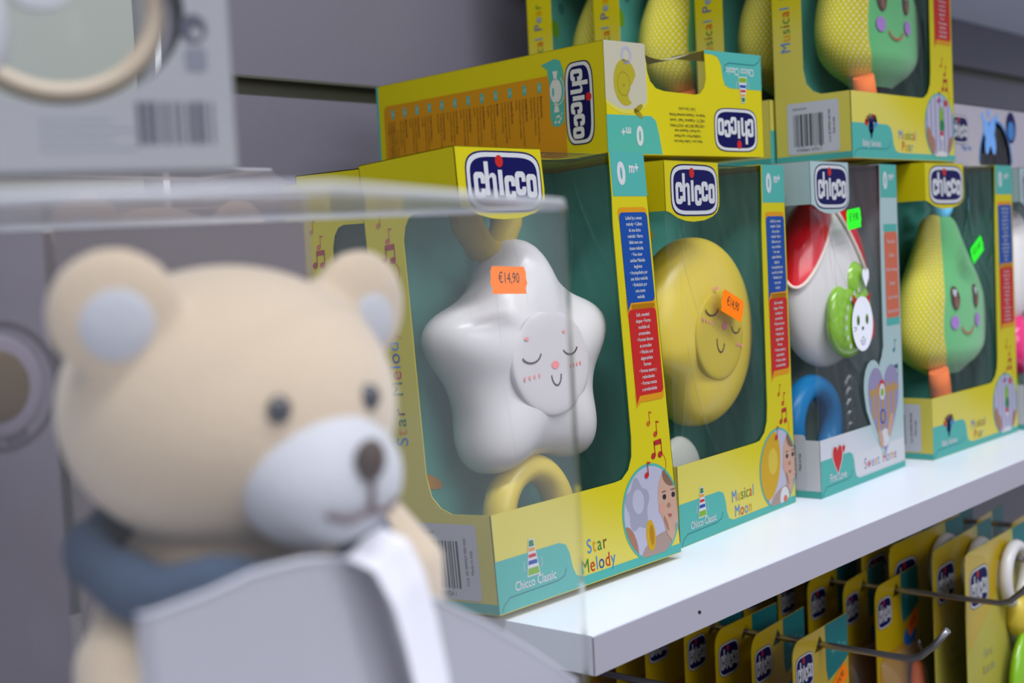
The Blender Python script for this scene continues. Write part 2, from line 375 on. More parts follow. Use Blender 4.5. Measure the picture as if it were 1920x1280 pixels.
# ------------------------------------------------------------------ cartons with windows
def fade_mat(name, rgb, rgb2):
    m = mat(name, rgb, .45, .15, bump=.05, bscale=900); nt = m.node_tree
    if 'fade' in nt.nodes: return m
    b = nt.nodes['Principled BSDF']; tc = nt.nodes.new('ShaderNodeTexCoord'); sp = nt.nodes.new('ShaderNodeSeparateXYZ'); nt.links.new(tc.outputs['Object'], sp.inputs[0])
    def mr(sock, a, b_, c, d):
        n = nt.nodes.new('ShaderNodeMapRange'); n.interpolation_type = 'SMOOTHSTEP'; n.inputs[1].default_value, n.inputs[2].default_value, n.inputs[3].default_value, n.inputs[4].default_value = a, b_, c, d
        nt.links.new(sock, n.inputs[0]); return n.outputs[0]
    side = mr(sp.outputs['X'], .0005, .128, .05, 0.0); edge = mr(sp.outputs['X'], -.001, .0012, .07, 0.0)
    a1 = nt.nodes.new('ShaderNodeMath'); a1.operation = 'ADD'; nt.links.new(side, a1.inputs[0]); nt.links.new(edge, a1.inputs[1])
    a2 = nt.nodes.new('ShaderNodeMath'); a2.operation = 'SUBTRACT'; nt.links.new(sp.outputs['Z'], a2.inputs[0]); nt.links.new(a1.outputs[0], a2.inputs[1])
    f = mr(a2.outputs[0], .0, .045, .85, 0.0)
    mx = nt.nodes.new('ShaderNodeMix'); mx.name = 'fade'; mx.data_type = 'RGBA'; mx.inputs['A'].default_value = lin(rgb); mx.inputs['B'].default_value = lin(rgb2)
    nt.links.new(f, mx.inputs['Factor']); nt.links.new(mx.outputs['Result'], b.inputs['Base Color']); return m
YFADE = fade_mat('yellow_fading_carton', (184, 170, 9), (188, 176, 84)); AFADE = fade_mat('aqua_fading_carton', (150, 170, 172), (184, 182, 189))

def film_mesh(parts, seed, mt=None):
    b = MB(); rg = random.Random(seed*7+1)
    for fr, x0, x1, y0, y1, amp in parts:
        big = (y1-y0) > 100 and (x1-x0) > 80; W_, H_ = x1-x0, y1-y0
        folds = []
        for q in range(13 if big else 4):   # creases left by the folding, most of them fanning out from the top corners
            px = rg.choice((x0+.12*W_, x1-.10*W_, rg.uniform(x0, x1))); pz = y1-rg.uniform(0, .18)*H_ if q % 3 else y0+rg.uniform(.2, .8)*H_
            folds.append((px, pz, rg.uniform(-.55, .55), rg.uniform(-.006, .006), rg.uniform(.2, .6)*H_, rg.uniform(.9, 1.7), rg.uniform(.6, 1.2)*amp*2.0))
        def f(u, v, fr=fr, x0=x0, y0=y0, W_=W_, H_=H_, amp=amp, folds=folds):
            a, z = x0+W_*u, y0+H_*v
            e = min(1, 6*min(u, 1-u), 6*min(v, 1-v))
            n = noise.noise(Vector((a*.035+seed, z*.014, seed*2.3)))+.6*noise.noise(Vector(((a+z*.5)*.09, (z-a*.4)*.02, seed+9)))
            d = amp*n
            for px, pz, sl, cv, ln, sg, am in folds:
                t = pz-z
                if -6 < t < ln:
                    dx = a-(px+sl*t+cv*t*t)
                    if abs(dx) < 4*sg: d += am*math.exp(-(dx/sg)**2)*min(1, (t+6)/10, (ln-t)/15)
            return fr.pt(a, z, -1.6+min(d*e, 1.4))
        b.grid(f, 170 if big else 40, 64 if big else 40, mt or FILM)
    return b
def sticker(root, fr, cx, cy, w, h, rot, m, txt, off, label):
    b = MB(); c, s = math.cos(R(rot)), math.sin(R(rot)); P = []
    n = 5
    for i in range(n+1): P.append((w/2+(-.9 if i % 2 else 0)*1.0-(abs(i-n/2)/n)*3.0, -h/2+h*i/n))
    P += [(-x, y) for x, y in P[::-1]]
    b.poly(fr, [(cx+x*c-y*s, cy+x*s+y*c) for x, y in P], m, off)
    b.text(fr, txt, cx+.04*h*s, cy-.1*h, h*.40, DARKT, off+.1, rot, 'C', .72, w*.8)
    o = b.build('price_sticker', root); o['label'] = label; return o
def photo(mb, fr, kind, cx, cy, r, W_):
    C = [p for p in ellp(cx, cy, r, r, 48)]; C = clip(C, [(-999, 3), (W_-.3, 3), (W_-.3, 999), (-999, 999)])
    ri = r*.945; D = clip(ellp(cx, cy, ri, ri, 48), [(-999, 3.5), (W_-.3, 3.5), (W_-.3, 999), (-999, 999)])
    mb.poly(fr, C, TEAL, .2)
    lay = [.26]
    def p(P, m):
        Q = clip(P, D); lay[0] += .012
        if Q: mb.poly(fr, Q, m, lay[0])
    def e(x, y, rx, ry, m, rot=0): p(ellp(cx+x*r/28, cy+y*r/28, rx*r/28, ry*r/28, 24, rot), m)
    p(ellp(cx, cy, r, r, 48), LILAC)
    if kind in ('star', 'moon'):
        e(-24, -18, 8, 14, SKIN2, 10)
        e(14, -26, 28, 13, BEIGE)
        e(20, -20, 9, 12, BEIGE, 20)
        if kind == 'star':
            S = mat('printed_toy_lilac', (134, 134, 150), .5)
            p([(cx-13+(10.5+1.6*math.cos(5*(a-math.pi/2)))*math.cos(a)*r/28, cy+6+(14+2*math.cos(5*(a-math.pi/2)))*math.sin(a)*r/28) for a in [2*math.pi*i/40 for i in range(40)]], S)
            e(-12, 8, 5.5, 7, LILAC); e(-3, -13, 4.6, 9, mat('printed_gold', (175, 136, 12), .5)); e(-2, -13, 2.2, 6, mat('printed_amber', (150, 106, 6), .5))
        else:
            e(-12, 4, 15, 24, mat('printed_gold', (175, 145, 20), .5), -14); e(-8, 6, 7, 9, mat('printed_amber_light', (181, 157, 51), .5))
            e(8, -22, 7, 8, WHITE); e(9, -23, 3, 3, CORAL)
        e(18, 5, 11, 17, SKIN); e(21, 18, 8, 6, HAIR, -20); e(18, -2, 9, 9, SKIN)
        for x in (13.5, 22.5): e(x, 6.5, 1.9, 1.6, DARKT); e(x, 9.6, 2.4, .5, HAIR)
        e(17, 1, 2, 1.5, SKIN2); e(16.5, -5, 2.8, 1.2, mat('printed_lip', (145, 79, 75), .5)); e(10, 0, 3, 3, mat('printed_cheek', (178, 129, 114), .5))
        e(15, -11, 3.3, 8, SKIN, 18); e(18, -14, 3, 8, SKIN, 8); e(13, -9, 1.3, 5, SKIN2, 20); e(24, -23, 7, 5, SKIN, 30)
    if kind == 'pear':
        for k in range(-3, 4): e(k*8, 0, 1.4, 30, mat('printed_violet', (128, 120, 153), .5))
        e(1, 22, 3, 2, SKYB); e(3, 8, 4, 9, LIME); e(4, 1, 4.5, 5, GREEN); e(12, 20, 3, 3, RED); e(3, -6, 3, 3, RED); e(3, -9, 3, 2, WHITE)
        e(-20, -12, 5, 12, SKIN2, 15); e(-15, -16, 5, 8, SKIN2); e(20, -16, 6, 9, SKIN2, -25); e(2, -28, 14, 8, WHITE)
def strip_text(mb, fr, x0, x1, y0, y1, lines, m, frm, sx, flag=True):
    r = 3.2
    mb.rrect(fr, x0+1.5, y0-4, x1, y0+8, r, frm, .16); mb.poly(fr, [(x0-.6, y0-7), (x0+4, y0-4), (x0+4, y0+3), (x0-.6, y0+3)], frm, .17)
    mb.rrect(fr, x0-.6, y1-6, x1, y1+3, r, frm, .16)
    mb.rrect(fr, x0, y0, x1, y1, r, m, .22); mb.poly(fr, [(x0, y0-5), (x0+3.5, y0-.3), (x0+3.5, y0+5), (x0, y0+5)], m, .23)
    n = len(lines); dy = (y1-y0-3)/n
    for i, t in enumerate(lines): mb.text(fr, t, (x0+x1)/2, y1-1.5-dy*(i+.78), min(dy*.60, 2.7), WHITE, .32, 0, 'C', .78, (x1-x0)-3, bold=.012)

def make_box(loc, yaw, tilt, Wd, Dp, Hh, kind, label, group, seed):
    """upright carton with a window wrapping from the front to the left side and the lid"""
    root = empty('toy_box', loc, (R(-tilt), 0, R(yaw))); tag(root, label, 'toy box', group)
    F = Fr((0, 0, 0), (1, 0, 0), (0, 0, 1), (0, -1, 0)); L = Fr((0, 0, 0), (0, -1, 0), (0, 0, 1), (-1, 0, 0))
    Rr = Fr((Wd*.001, 0, 0), (0, 1, 0), (0, 0, 1), (1, 0, 0)); T = Fr((0, 0, Hh*.001), (1, 0, 0), (0, 1, 0), (0, 0, 1)); Bk = Fr((Wd*.001, Dp*.001, 0), (-1, 0, 0), (0, 0, 1), (0, 1, 0))
    k = Wd/164; ks = Dp/72; X = lambda x: x*k; home = kind in ('home', 'rabbit')
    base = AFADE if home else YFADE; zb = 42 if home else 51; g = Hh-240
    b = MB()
    tabR = X(68); sl = X(130)
    low = [(X(125.5), 74), (X(124), 63), (X(120), 56), (X(113), zb+.6), (X(106), zb)] if not home else [(X(122), 92), (X(118), 88), (X(96), zb)]
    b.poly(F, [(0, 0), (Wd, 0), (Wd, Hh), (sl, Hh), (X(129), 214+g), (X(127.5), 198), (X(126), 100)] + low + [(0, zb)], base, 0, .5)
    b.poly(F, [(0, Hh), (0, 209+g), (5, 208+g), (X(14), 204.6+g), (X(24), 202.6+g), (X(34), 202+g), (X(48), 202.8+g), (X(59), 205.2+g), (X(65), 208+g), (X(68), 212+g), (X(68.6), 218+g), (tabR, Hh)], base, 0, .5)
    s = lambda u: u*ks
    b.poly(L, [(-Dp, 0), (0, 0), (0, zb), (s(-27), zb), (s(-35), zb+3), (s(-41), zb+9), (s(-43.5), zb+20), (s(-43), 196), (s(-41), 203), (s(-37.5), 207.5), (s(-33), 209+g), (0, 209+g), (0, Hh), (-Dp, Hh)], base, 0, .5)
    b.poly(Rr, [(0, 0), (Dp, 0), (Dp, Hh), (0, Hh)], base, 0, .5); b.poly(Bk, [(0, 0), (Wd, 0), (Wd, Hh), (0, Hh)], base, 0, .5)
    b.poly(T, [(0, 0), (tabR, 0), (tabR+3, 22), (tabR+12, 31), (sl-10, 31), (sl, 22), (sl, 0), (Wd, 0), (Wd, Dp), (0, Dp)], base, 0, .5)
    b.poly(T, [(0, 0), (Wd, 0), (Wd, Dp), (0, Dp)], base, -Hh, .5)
    # printed colour fields
    b.poly(F, [(sl+.3, Hh), (X(130), 214+g), (Wd, 214+g), (Wd, Hh)], TEAL, .1)
    b.poly(F, [(0, 0), (Wd, 0), (Wd, 5), (X(70), 5), (X(64), 7), (X(61.5), 12), (X(60), 20), (X(57.5), 25), (X(52), 27), (0, 27)], TEAL, .1)
    b.rect(L, -Dp, 0, 0, 5, TEAL, .1)
    b.stroke(F, [(2, .8), (4, 4), (X(9), 7), (X(48), 7.4), (X(54), 9), (X(56), 13)], .5, TEALD, .2)
    b.build('carton', root)
    p = film_mesh([(F, 1, Wd-4, zb-3, Hh-1, .75), (L, s(-46), -1, zb-3, 212+g, .5), (T, X(64), X(134), .8, 33, .5)], seed); p.build('window_film', root)
    b = MB(); Bi = Fr((0, (Dp-3)*.001, 0), (1, 0, 0), (0, 0, 1), (0, -1, 0))
    ic = INNER if not home else mat('inner_grey_card', (150, 168, 168), .5)
    b.box(.0015, (Dp-3)*.001, .0015, (Wd-1.5)*.001, (Dp-2.2)*.001, (Hh-3)*.001, ic); b.box((Wd-2.5)*.001, .003, .0015, (Wd-1.5)*.001, (Dp-3)*.001, (Hh-3)*.001, ic)
    b.box(.001, s(46)*.001, .0015, .0018, (Dp-3)*.001, (Hh-3)*.001, ic); b.box(.0018, .003, .0010, (Wd-2.5)*.001, (Dp-3)*.001, .0018, ic)
    rg = random.Random(seed)
    for q in range(9):
        b.ell(Bi, rg.uniform(12, Wd-12), rg.uniform(40, 215), rg.uniform(3, 7), rg.uniform(5, 12), rg.choice([LIME, mat('inner_pale_teal', (130, 190, 190), .5), mat('inner_dark_teal', (60, 120, 112), .5), ORANGE]), .2+.02*q, 16, rg.uniform(0, 90))
    b.build('inner_card', root)
    b = MB(); logo(b, F, X(36.5), 221.8+g, X(60), 32.5); b.build('logo_badge', root)
    # words
    def part(nm):
        nonlocal b
        if b.v: b.build(nm, root)
        b = MB()
    b = MB()
    b.text(F, '0', X(140), 221.5+g, 12.5, WHITE, .2, 0, 'C', .85, bold=.05); b.text(F, 'm+', X(152.5), 228+g, 6.2, WHITE, .2, 0, 'C', .85, bold=.035); part('age_mark')
    if home:
        b.rrect(F, X(134), 122, X(161.5), 190, 3, CORAL, .16); b.rect(F, X(134), 190, X(161), 196, TEAL, .15); b.rect(F, X(134), 116, X(161), 122, TEAL, .15)
        for i, t in enumerate(CORAL_T): b.text(F, t, X(148), 181-i*11, 3.0, WHITE, .25, 0, 'C', .8, 24)
        part('claim_panel')
        note(b, F, X(147), 96, 6, mat('teal_note', (44, 114, 122), .5), 1); note(b, F, X(143), 102-28, 7, mat('deep_teal_note', (20, 71, 83), .5), 2); part('printed_notes')
        b.poly(F, heart(X(121), 54, X(74), 84), AQUA, .12, .3)
        b.poly(F, heart(X(123), 53, X(63), 72), mat('printed_violet', (127, 119, 152), .5), .3)
        for x, a, c in ((101, 46, 68), (110, 34, 72), (120, 26, 66), (131, 32, 72), (142, 46, 72)): b.rect(F, X(x-2.4), a, X(x+2.4), c, TAN, .36)
        b.poly(F, [(X(94), 64), (X(152), 64), (X(152), 69), (X(95), 69)], TAN, .38)
        b.ell(F, X(119), 67, 6, 8, RED, .42); b.ell(F, X(119), 65.5, 5.4, 6.5, WHITE, .45); b.ell(F, X(119), 65, 3, 3.2, LIME, .48)
        b.poly(F, [ellp(X(119), 46, 5, 6, 20), ellp(X(119), 46, 3.4, 4.4, 20)[::-1]], BLUE, .44)
        b.ell(F, X(122), 29, 9, 7, WHITE, .42); b.ell(F, X(114), 29, 4, 8, SKIN, .46, 18, 20); b.ell(F, X(134), 38, 4.5, 10, SKIN, .46, 18, -25)
        part('printed_photo')
        b.text(F, 'First Love', X(30), 7.5+2, 6.2, WHITE, .3, 0, 'C', .82, 40, bold=.015)
        b.poly(F, heart(X(30), 25, 19, 24), WHITE, .28); b.poly(F, heart(X(30), 25, 16.5, 21.5), RED, .32); b.poly(F, heart(X(41), 31, 7, 8), WHITE, .33); b.poly(F, heart(X(41), 31, 5.4, 6.2), RED, .36); part('range_mark')
        b.poly(F, [(X(63), 6.5), (Wd-2, 6.5), (Wd-2, 24), (X(60), 24)], WHITE, .1)
        b.ctext(F, 'Sweet Home', X(112), 10, 8.5, [mat('mauve_letter', (122, 83, 129), .5), RED, SKYB, ORANGE, SKYB, RED, SKYB, ORANGE, mat('mauve_letter', (122, 83, 129), .5)])
    else:
        strip_text(b, F, X(133.6), X(161.6), 151.5+g, 204.5+g, BLUE_T, BLUE, ORANGE, k); part('claim_panel'); strip_text(b, F, X(133.6), X(161.6), 97+g, 147.5+g, RED_T, RED, ORANGE, k); part('claim_panel')
        nm = ORANGE if kind != 'pear' else RED
        note(b, F, X(143), 80, 5, mat('amber_note', (173, 90, 12), .5), 1); note(b, F, X(149), 73, 5.5, mat('rust_note', (165, 59, 16), .5), 1); note(b, F, X(145), 60.5, 6.2, mat('brick_note', (153, 28, 28), .5), 2)
        b.stroke(F, arc(X(150), 55, 7, 7, -120, 60), .5, mat('amber_note', (173, 90, 12), .5), .2)
        note(b, F, X(136), 50.5, 5.5, RED, 1, .75); part('printed_notes')
        if kind == 'pear':
            b.ctext(F, 'Musical', X(83), 16, 8, TURN); b.ctext(F, 'Pear', X(83), 6.8, 8, [RED, ORANGE, GREEN, SKYB]); part('title_print')
            b.text(F, 'Baby Senses', X(28), 9.2, 5.2, WHITE, .3, 0, 'C', .85, 44, bold=.015); hand_icon(b, F, X(28), 24, 10)
        else:
            a, c = ('Star', 'Melody') if kind == 'star' else ('Musical', 'Moon')
            b.ctext(F, a, X(84), 16.5, 8, TURN); b.ctext(F, c, X(84), 6.2, 8, [GREEN, RED, SKYB, BLUE, RED, SKYB] if kind == 'star' else [SKYB, RED, SKYB, ORANGE]); part('title_print')
            b.text(F, 'Chicco Classic', X(30), 9.2, 5.0, WHITE, .3, 0, 'C', .82, 43, bold=.012); stack_icon(b, F, X(29), 24, 18)
        part('range_mark')
        # left side words and notes
        a = 'Star Melody' if kind == 'star' else ('Musical Moon' if kind == 'moon' else 'Musical Pear')
        b.ctext(L, a, s(-54.5), 118, 9, TURN, .2, 90); part('side_title')
        pk = mat('wine_note', (150, 36, 48), .5)
        note(b, L, s(-61), 206, 5, mat('faded_note', (170, 114, 28), .5), 1); note(b, L, s(-55), 197, 5, CORAL, 1); note(b, L, s(-59), 186.5, 6, pk, 2)
        b.stroke(L, arc(s(-54), 180, 6, 6, -120, 60), .5, mat('amber_note', (173, 90, 12), .5), .2)
    part('title_print' if home else 'printed_notes')
    if not home:
        b = MB(); photo(b, F, kind, X(138), 28.5, 28.5, Wd); b.build('printed_photo', root)
    b = MB(); b.rrect(L, s(-60), 6, s(-11), 46, 2.5, LABEL, .18); barcode(b, L, s(-54), 12, s(-25), 37, .28, seed); b.text(L, '8 058664 10724 1', s(-40), 8, 2.4, DARKT, .28, 0, 'C', .9, s(30))
    b.text(L, 'Cod. 00 009969 000 000', s(-19), 26, 2, DARKT, .28, 90, 'C', .9, 30); b.text(L, 'Made in Italy', s(-15), 26, 2, DARKT, .28, 90, 'C', .9, 24); b.text(L, 'chicco.com', s(-48), 40.5, 2.2, DARKT, .28, 0, 'C', .9, s(20))
    b.build('barcode_label', root); root['fw'] = Wd
    return root, F, L
def inbox(root, x, y, z):
    m = Matrix.Translation(root.location) @ root.rotation_euler.to_matrix().to_4x4(); return m @ Vector((x*.001, y*.001, z*.001))

star_box, FS, LS = make_box((-.0062, .0550, .0045), -.74, 3.56, 164, 71.8, 240, 'star', 'yellow carton with a white star toy in its window, tilted back slightly', 'boxed toys on the white shelf', 3)
sticker(star_box, FS, 32.5, 170, 30, 14.5, -3, FLUO, '\u20ac14,90', -.3, 'orange price sticker')
for (x, y, lb) in ((.017, .1475, 'yellow carton directly behind the tilted star box, only its left side showing'), (.070, .2225, 'yellow carton at the back of the star row, a thin sliver seen behind two others')):
    c = copy_tree(star_box); c.location = (x, y, .0003); c.rotation_euler = (0, 0, 0); tag(c, lb)
    for ch in list(c.children):
        if ch.name.startswith('price_sticker'): bpy.data.objects.remove(ch)
moon_box, FM, LM = make_box((.1796, .0679, .0003), 3.26, 0, 164, 71.8, 240, 'moon', 'yellow carton with a round yellow moon toy in its window, beside the star box', 'boxed toys on the white shelf', 11)
sticker(moon_box, FM, 81, 146, 32, 15, -20, FLUO, '\u20ac14,90', -.2, 'orange price sticker, slanting')
home_box, FH, LH = make_box((.3610, .0659, .0003), 2.1, 0, 154, 73, 243, 'home', 'pale aqua and white carton with a red and white rattle in its window', 'boxed toys on the white shelf', 21)
sticker(home_box, FH, 70.5, 201, 27, 15, 5, FLUG, '\u20ac 9.90', .4, 'bright green price sticker')
pear_box, FP, LP = make_box((.5503, .0630, .0003), -.93, 0, 184, 66.4, 245, 'pear', 'yellow plush pear carton with green price sticker, right of the aqua carton', 'cartons holding plush pears', 31)
up = []
for i, (x, y, a, lb) in enumerate(((.4502, .0767, -1.68, 'yellow plush pear carton at the top right, barcode on its side'),
        (.447, .1450, -1.0, 'second plush pear carton from the front in the upper stack'),
        (.398, .2125, -1.0, 'third plush pear carton from the front in the upper stack'),
        (.394, .2800, -1.0, 'rearmost plush pear carton in the upper stack, against the grey wall'))):
    c = copy_tree(pear_box); c.location = (x, y, .2484); c.rotation_euler = (0, 0, R(a)); tag(c, lb); up.append(c)
sticker(pear_box, FP, 102, 171, 29, 15, 27, FLUG, '\u20ac11.60', -.2, 'bright green price sticker, slanting')
for x, y, in ((.447, .1450), (.398, .2125), (.394, .2800)):
    c = copy_tree(up[0]); c.location = (x, y, .0003); c.rotation_euler = (0, 0, 0)
    tag(c, 'plush pear carton hidden behind the aqua carton', group='hidden cartons under the upper stack')
rab_box, FB, LB = make_box((.7430, .0560, .0003), 0, 0, 156, 70, 243, 'rabbit', 'grey-green carton cut off by the right edge of the photo, pink ball inside', 'boxed toys on the white shelf', 41)

# ------------------------------------------------------------------ the carton lying on its back on top
def lying_box():
    root = empty('toy_box', (.1915, .1181, .2488), (0, 0, R(-6.88))); tag(root, 'yellow carton lying on its back on top of the row, its lid towards the viewer', 'toy box', 'boxed toys on the white shelf')
    W_, D_, H_ = 164, 240, 72
    F = Fr((0, 0, 0), (1, 0, 0), (0, 0, 1), (0, -1, 0)); L = Fr((0, 0, 0), (0, -1, 0), (0, 0, 1), (-1, 0, 0))
    T = Fr((0, 0, H_*.001), (1, 0, 0), (0, 1, 0), (0, 0, 1)); Rr = Fr((W_*.001, 0, 0), (0, 1, 0), (0, 0, 1), (1, 0, 0)); Bk = Fr((W_*.001, D_*.001, 0), (-1, 0, 0), (0, 0, 1), (0, 1, 0))
    b = MB()
    hole = [(101, 72), (101.5, 52), (99.5, 46), (95, 42), (89, 41), (57, 42), (49, 43.5), (43.5, 48), (41, 54), (38.5, 72)]
    b.poly(F, [(0, 0), (W_, 0), (W_, H_)] + hole + [(0, H_)], YEL, 0, .5)
    b.poly(L, [(-D_, 0), (0, 0), (0, H_), (-D_, H_)], YEL, 0, .5); b.poly(Rr, [(0, 0), (D_, 0), (D_, H_), (189, H_), (188, 34), (184, 29), (40, 29), (33, 33), (31, H_), (0, H_)], YEL, 0, .5); b.poly(Bk, [(0, 0), (W_, 0), (W_, H_), (0, H_)], YEL, 0, .5)
    b.poly(T, [(0, 0), (W_, 0), (W_, D_), (0, D_)], YEL, -H_, .5)
    # big front window now on top, mirrored like the standing boxes
    b.poly(T, [(0, 0), (34, 0), (34, 14), (34, 30), (38, 180), (52, 188), (W_, 189), (W_, D_), (0, D_)], YEL, 0, .5); b.poly(T, [(101, 0), (W_, 0), (W_, 31), (140, 36), (115, 37), (102, 31)], YEL, 0, .5)
    # lid print
    CI = CREAMC
    circ = clip(ellp(20, 53, 29, 24.5, 40), [(0, 0), (39.5, 0), (39.5, 72), (0, 72)])
    b.poly(F, clip(ellp(20, 53, 30.5, 27.2, 40), [(0, 0), (40.5, 0), (40.5, 60), (0, 60)]), mat('lemon_print', (182, 173, 67), .45), .08)
    b.poly(F, circ, CI, .1); b.poly(F, [(0, 50), (38, 50), (37.6, 72), (0, 72)], CI, .105)
    b.poly(F, [(101, 72), (164, 72), (164, 47), (128, 47), (122, 49), (120, 54), (118.5, 63), (115, 68), (109, 69.4), (101, 69.6)], TEAL, .1)
    b.poly(F, [(0, 0), (53, 0), (50, 14), (47.5, 22), (43, 25), (0, 25)], TEAL, .1)
    b.stroke(F, [(122, 58), (123, 63), (127, 64.5), (156, 64.5), (161, 67), (163, 70)], .6, TEALD, .2)
    MO = mat('moon_print', (150, 139, 28), .45); MOd = mat('moon_print_dark', (134, 119, 20), .45)
    P = arc(19, 46, 11, 15, 20, 300, 24) + arc(29, 38, 7.5, 8, 200, 120, 8); b.poly(F, P, MO, .2)
    b.poly(F, [ellp(17.5, 45, 6.2, 8, 24), ellp(17.5, 45, 5.6, 7.3, 24)[::-1]], MOd, .26); b.ell(F, 17.5, 44, 1.2, .8, MOd, .26, 10)
    for q in (30, -35): b.ell(F, 28+3*math.cos(R(q)), 28+3*math.sin(R(q)), 5, 1.8, MOd, .24, 16, q)
    b.poly(F, [ellp(21, 63.5, 5.2, 6, 24), ellp(21, 63.5, 3, 3.7, 24)[::-1]], mat('faint_ring_print', (150, 147, 162), .45), .2)
    # info side: orange panel
    b.poly(L, rr(-231.5, -1+2, -36.5, 55.8, 4, (1, 0, 0, 1)), mat('orange_panel', (178, 122, 8), .45), .1)
    b.poly(L, [(-D_, 0), (-237.5, 0), (-237.5, H_), (-D_, H_)], TEAL, .1)
    b.poly(L, [(-57.5, 63.5), (-52, 60), (-50.5, 52), (-50.5, 27), (-48.5, 22), (-42, 21.5), (-37.5, 25), (-37, 58), (-39.5, 64.5), (-45, 66)], TEAL, .16)
    b.build('carton', root)
    film_mesh([(F, 36, 103, 39, 71.5, .9)], 5).build('window_film', root)
    b = MB(); b.grid(lambda u, v: ((.040+.060*u), .012+.10*v, .071-.006*math.sin(math.pi*u)-.002*v), 10, 6, CREAMC); o = b.build('inner_card', root); o['label'] = 'curved white inner card'
    b = MB(); logo(b, L, -23.2, 34.8, 54, 26, -90, .2); o = b.build('logo_badge', root)
    b = MB(); logo(b, F, 132.6, 18, 48.5, 30.5, 180); b.build('logo_badge', root)
    b = MB()
    b.text(F, '0', 31, 17.5, 12, WHITE, .2, 180, 'C', .75, bold=.04); b.text(F, 'm+', 18, 17, 6, WHITE, .2, 180, 'C', .85, bold=.02); b.build('age_mark', root); b = MB()
    b.text(F, 'Chicco Classic', 139.5, 61.5, 5.4, WHITE, .2, 180, 'C', .8, 32, bold=.012); stack_icon(b, F, 142, 46.5, 17, 180); b.build('range_mark', root); b = MB()
    LT = ['Ninna Luna \u2022 Carillon Petite Lune', '\u2022 Schlaflied Mond \u2022 Luna Musical', '\u2022 Lua Musical \u2022 Slaapzacht maan', '\u2022 \u039c\u039f\u03a5\u03a3\u0399\u039a\u039f \u03a6\u0395\u0393\u0393\u0391\u03a1\u0399 \u2022 POZYTYWKA', 'KSI\u0118\u017bYC \u2022 \u041f\u043e\u0434\u0432\u0435\u0441\u043a\u0430 "\u041b\u0443\u043d\u0430" \u2022 Sevimli', 'M\u00fczikal Ay \u2022 \u0406\u0433\u0440\u0430\u0448\u043a\u0430 \u043c\u0443\u0437\u0438\u0447\u043d\u0430 \u041c\u0456\u0441\u044f\u0446\u044c', '\u0627\u0644\u0642\u0645\u0631 \u0627\u0644\u0645\u0648\u0633\u064a\u0642\u064a']
    for i, t in enumerate(LT): b.text(F, t, 80, 10+i*3.55, 2.0, DARKT, .2, 180, 'C', .78, 48 if i < 6 else 24)
    b.build('title_list', root); b = MB()
    C2 = mat('info_text', (98, 69, 17), .5); C3 = mat('info_heading', (83, 44, 28), .5)
    ENT = [('EN', 'Musical Sensitivity', 'The child plays with sounds and music,', 'developing his/her sensitivity to', 'rhythm and music.'), ('IT', 'Sensibilit\u00e0 Musicale', 'Il bambino gioca con i suoni e la musica', 'sviluppando la propria sensibilit\u00e0', 'musicale.'),
           ('FR', 'Sensibilit\u00e9 Musicale', "L'enfant joue avec les sons et la", 'musique et d\u00e9veloppe sa sensibilit\u00e9', 'au rythme et \u00e0 la musique.'), ('DE', 'Musikalit\u00e4t', 'Das Kind spielt mit den Kl\u00e4ngen und', 'der Musik und entwickelt sein', 'Taktgef\u00fchl.'),
           ('ES', 'Sensibilidad Musical', 'El ni\u00f1o juega con los sonidos y la', 'm\u00fasica desarrollando su sensibilidad', 'musical.'), ('PT', 'Sensibilidade Musical', 'A crian\u00e7a brinca com os sons e a', 'm\u00fasica e desenvolve a sensibilidade', 'musical.'), ('NL', 'Gevoel voor Muziek', 'Het kind speelt met geluid en muziek', 'en ontwikkelt het muzikale', 'gevoel.'),
           ('EL', '\u039c\u03bf\u03c5\u03c3\u03b9\u03ba\u03ae \u0395\u03c5\u03b1\u03b9\u03c3\u03b8\u03b7\u03c3\u03af\u03b1', '\u03a4\u03bf \u03c0\u03b1\u03b9\u03b4\u03af \u03c0\u03b1\u03af\u03b6\u03b5\u03b9 \u03bc\u03b5 \u03c4\u03bf\u03c5\u03c2 \u03ae\u03c7\u03bf\u03c5\u03c2', '\u03ba\u03b1\u03b9 \u03c4\u03b7 \u03bc\u03bf\u03c5\u03c3\u03b9\u03ba\u03ae.', ''), ('PL', 'Wra\u017cliwo\u015b\u0107 Muzyczna', 'Dziecko bawi si\u0119 d\u017awi\u0119kami i muzyk\u0105', 'rozwijaj\u0105c wra\u017cliwo\u015b\u0107 na rytm', 'i muzyk\u0119.'),
           ('RU', '\u041c\u0443\u0437\u044b\u043a\u0430\u043b\u044c\u043d\u043e\u0441\u0442\u044c', '\u0420\u0435\u0431\u0435\u043d\u043e\u043a \u0438\u0433\u0440\u0430\u0435\u0442 \u0441\u043e \u0437\u0432\u0443\u043a\u0430\u043c\u0438', '\u0438 \u043c\u0443\u0437\u044b\u043a\u043e\u0439, \u0440\u0430\u0437\u0432\u0438\u0432\u0430\u044f \u0441\u043b\u0443\u0445', '\u0438 \u0440\u0438\u0442\u043c.'), ('TR', 'M\u00fczik Duyarl\u0131l\u0131\u011f\u0131', '\u00c7ocuk sesler ve m\u00fczikle oynar ve', 'ritim duygusunu geli\u015ftirir.', ''), ('UK', '\u041c\u0443\u0437\u0438\u0447\u043d\u0456\u0441\u0442\u044c', '\u0414\u0438\u0442\u0438\u043d\u0430 \u0433\u0440\u0430\u0454\u0442\u044c\u0441\u044f \u0437\u0456 \u0437\u0432\u0443\u043a\u0430\u043c\u0438', '\u0456 \u043c\u0443\u0437\u0438\u043a\u043e\u044e.', '')]
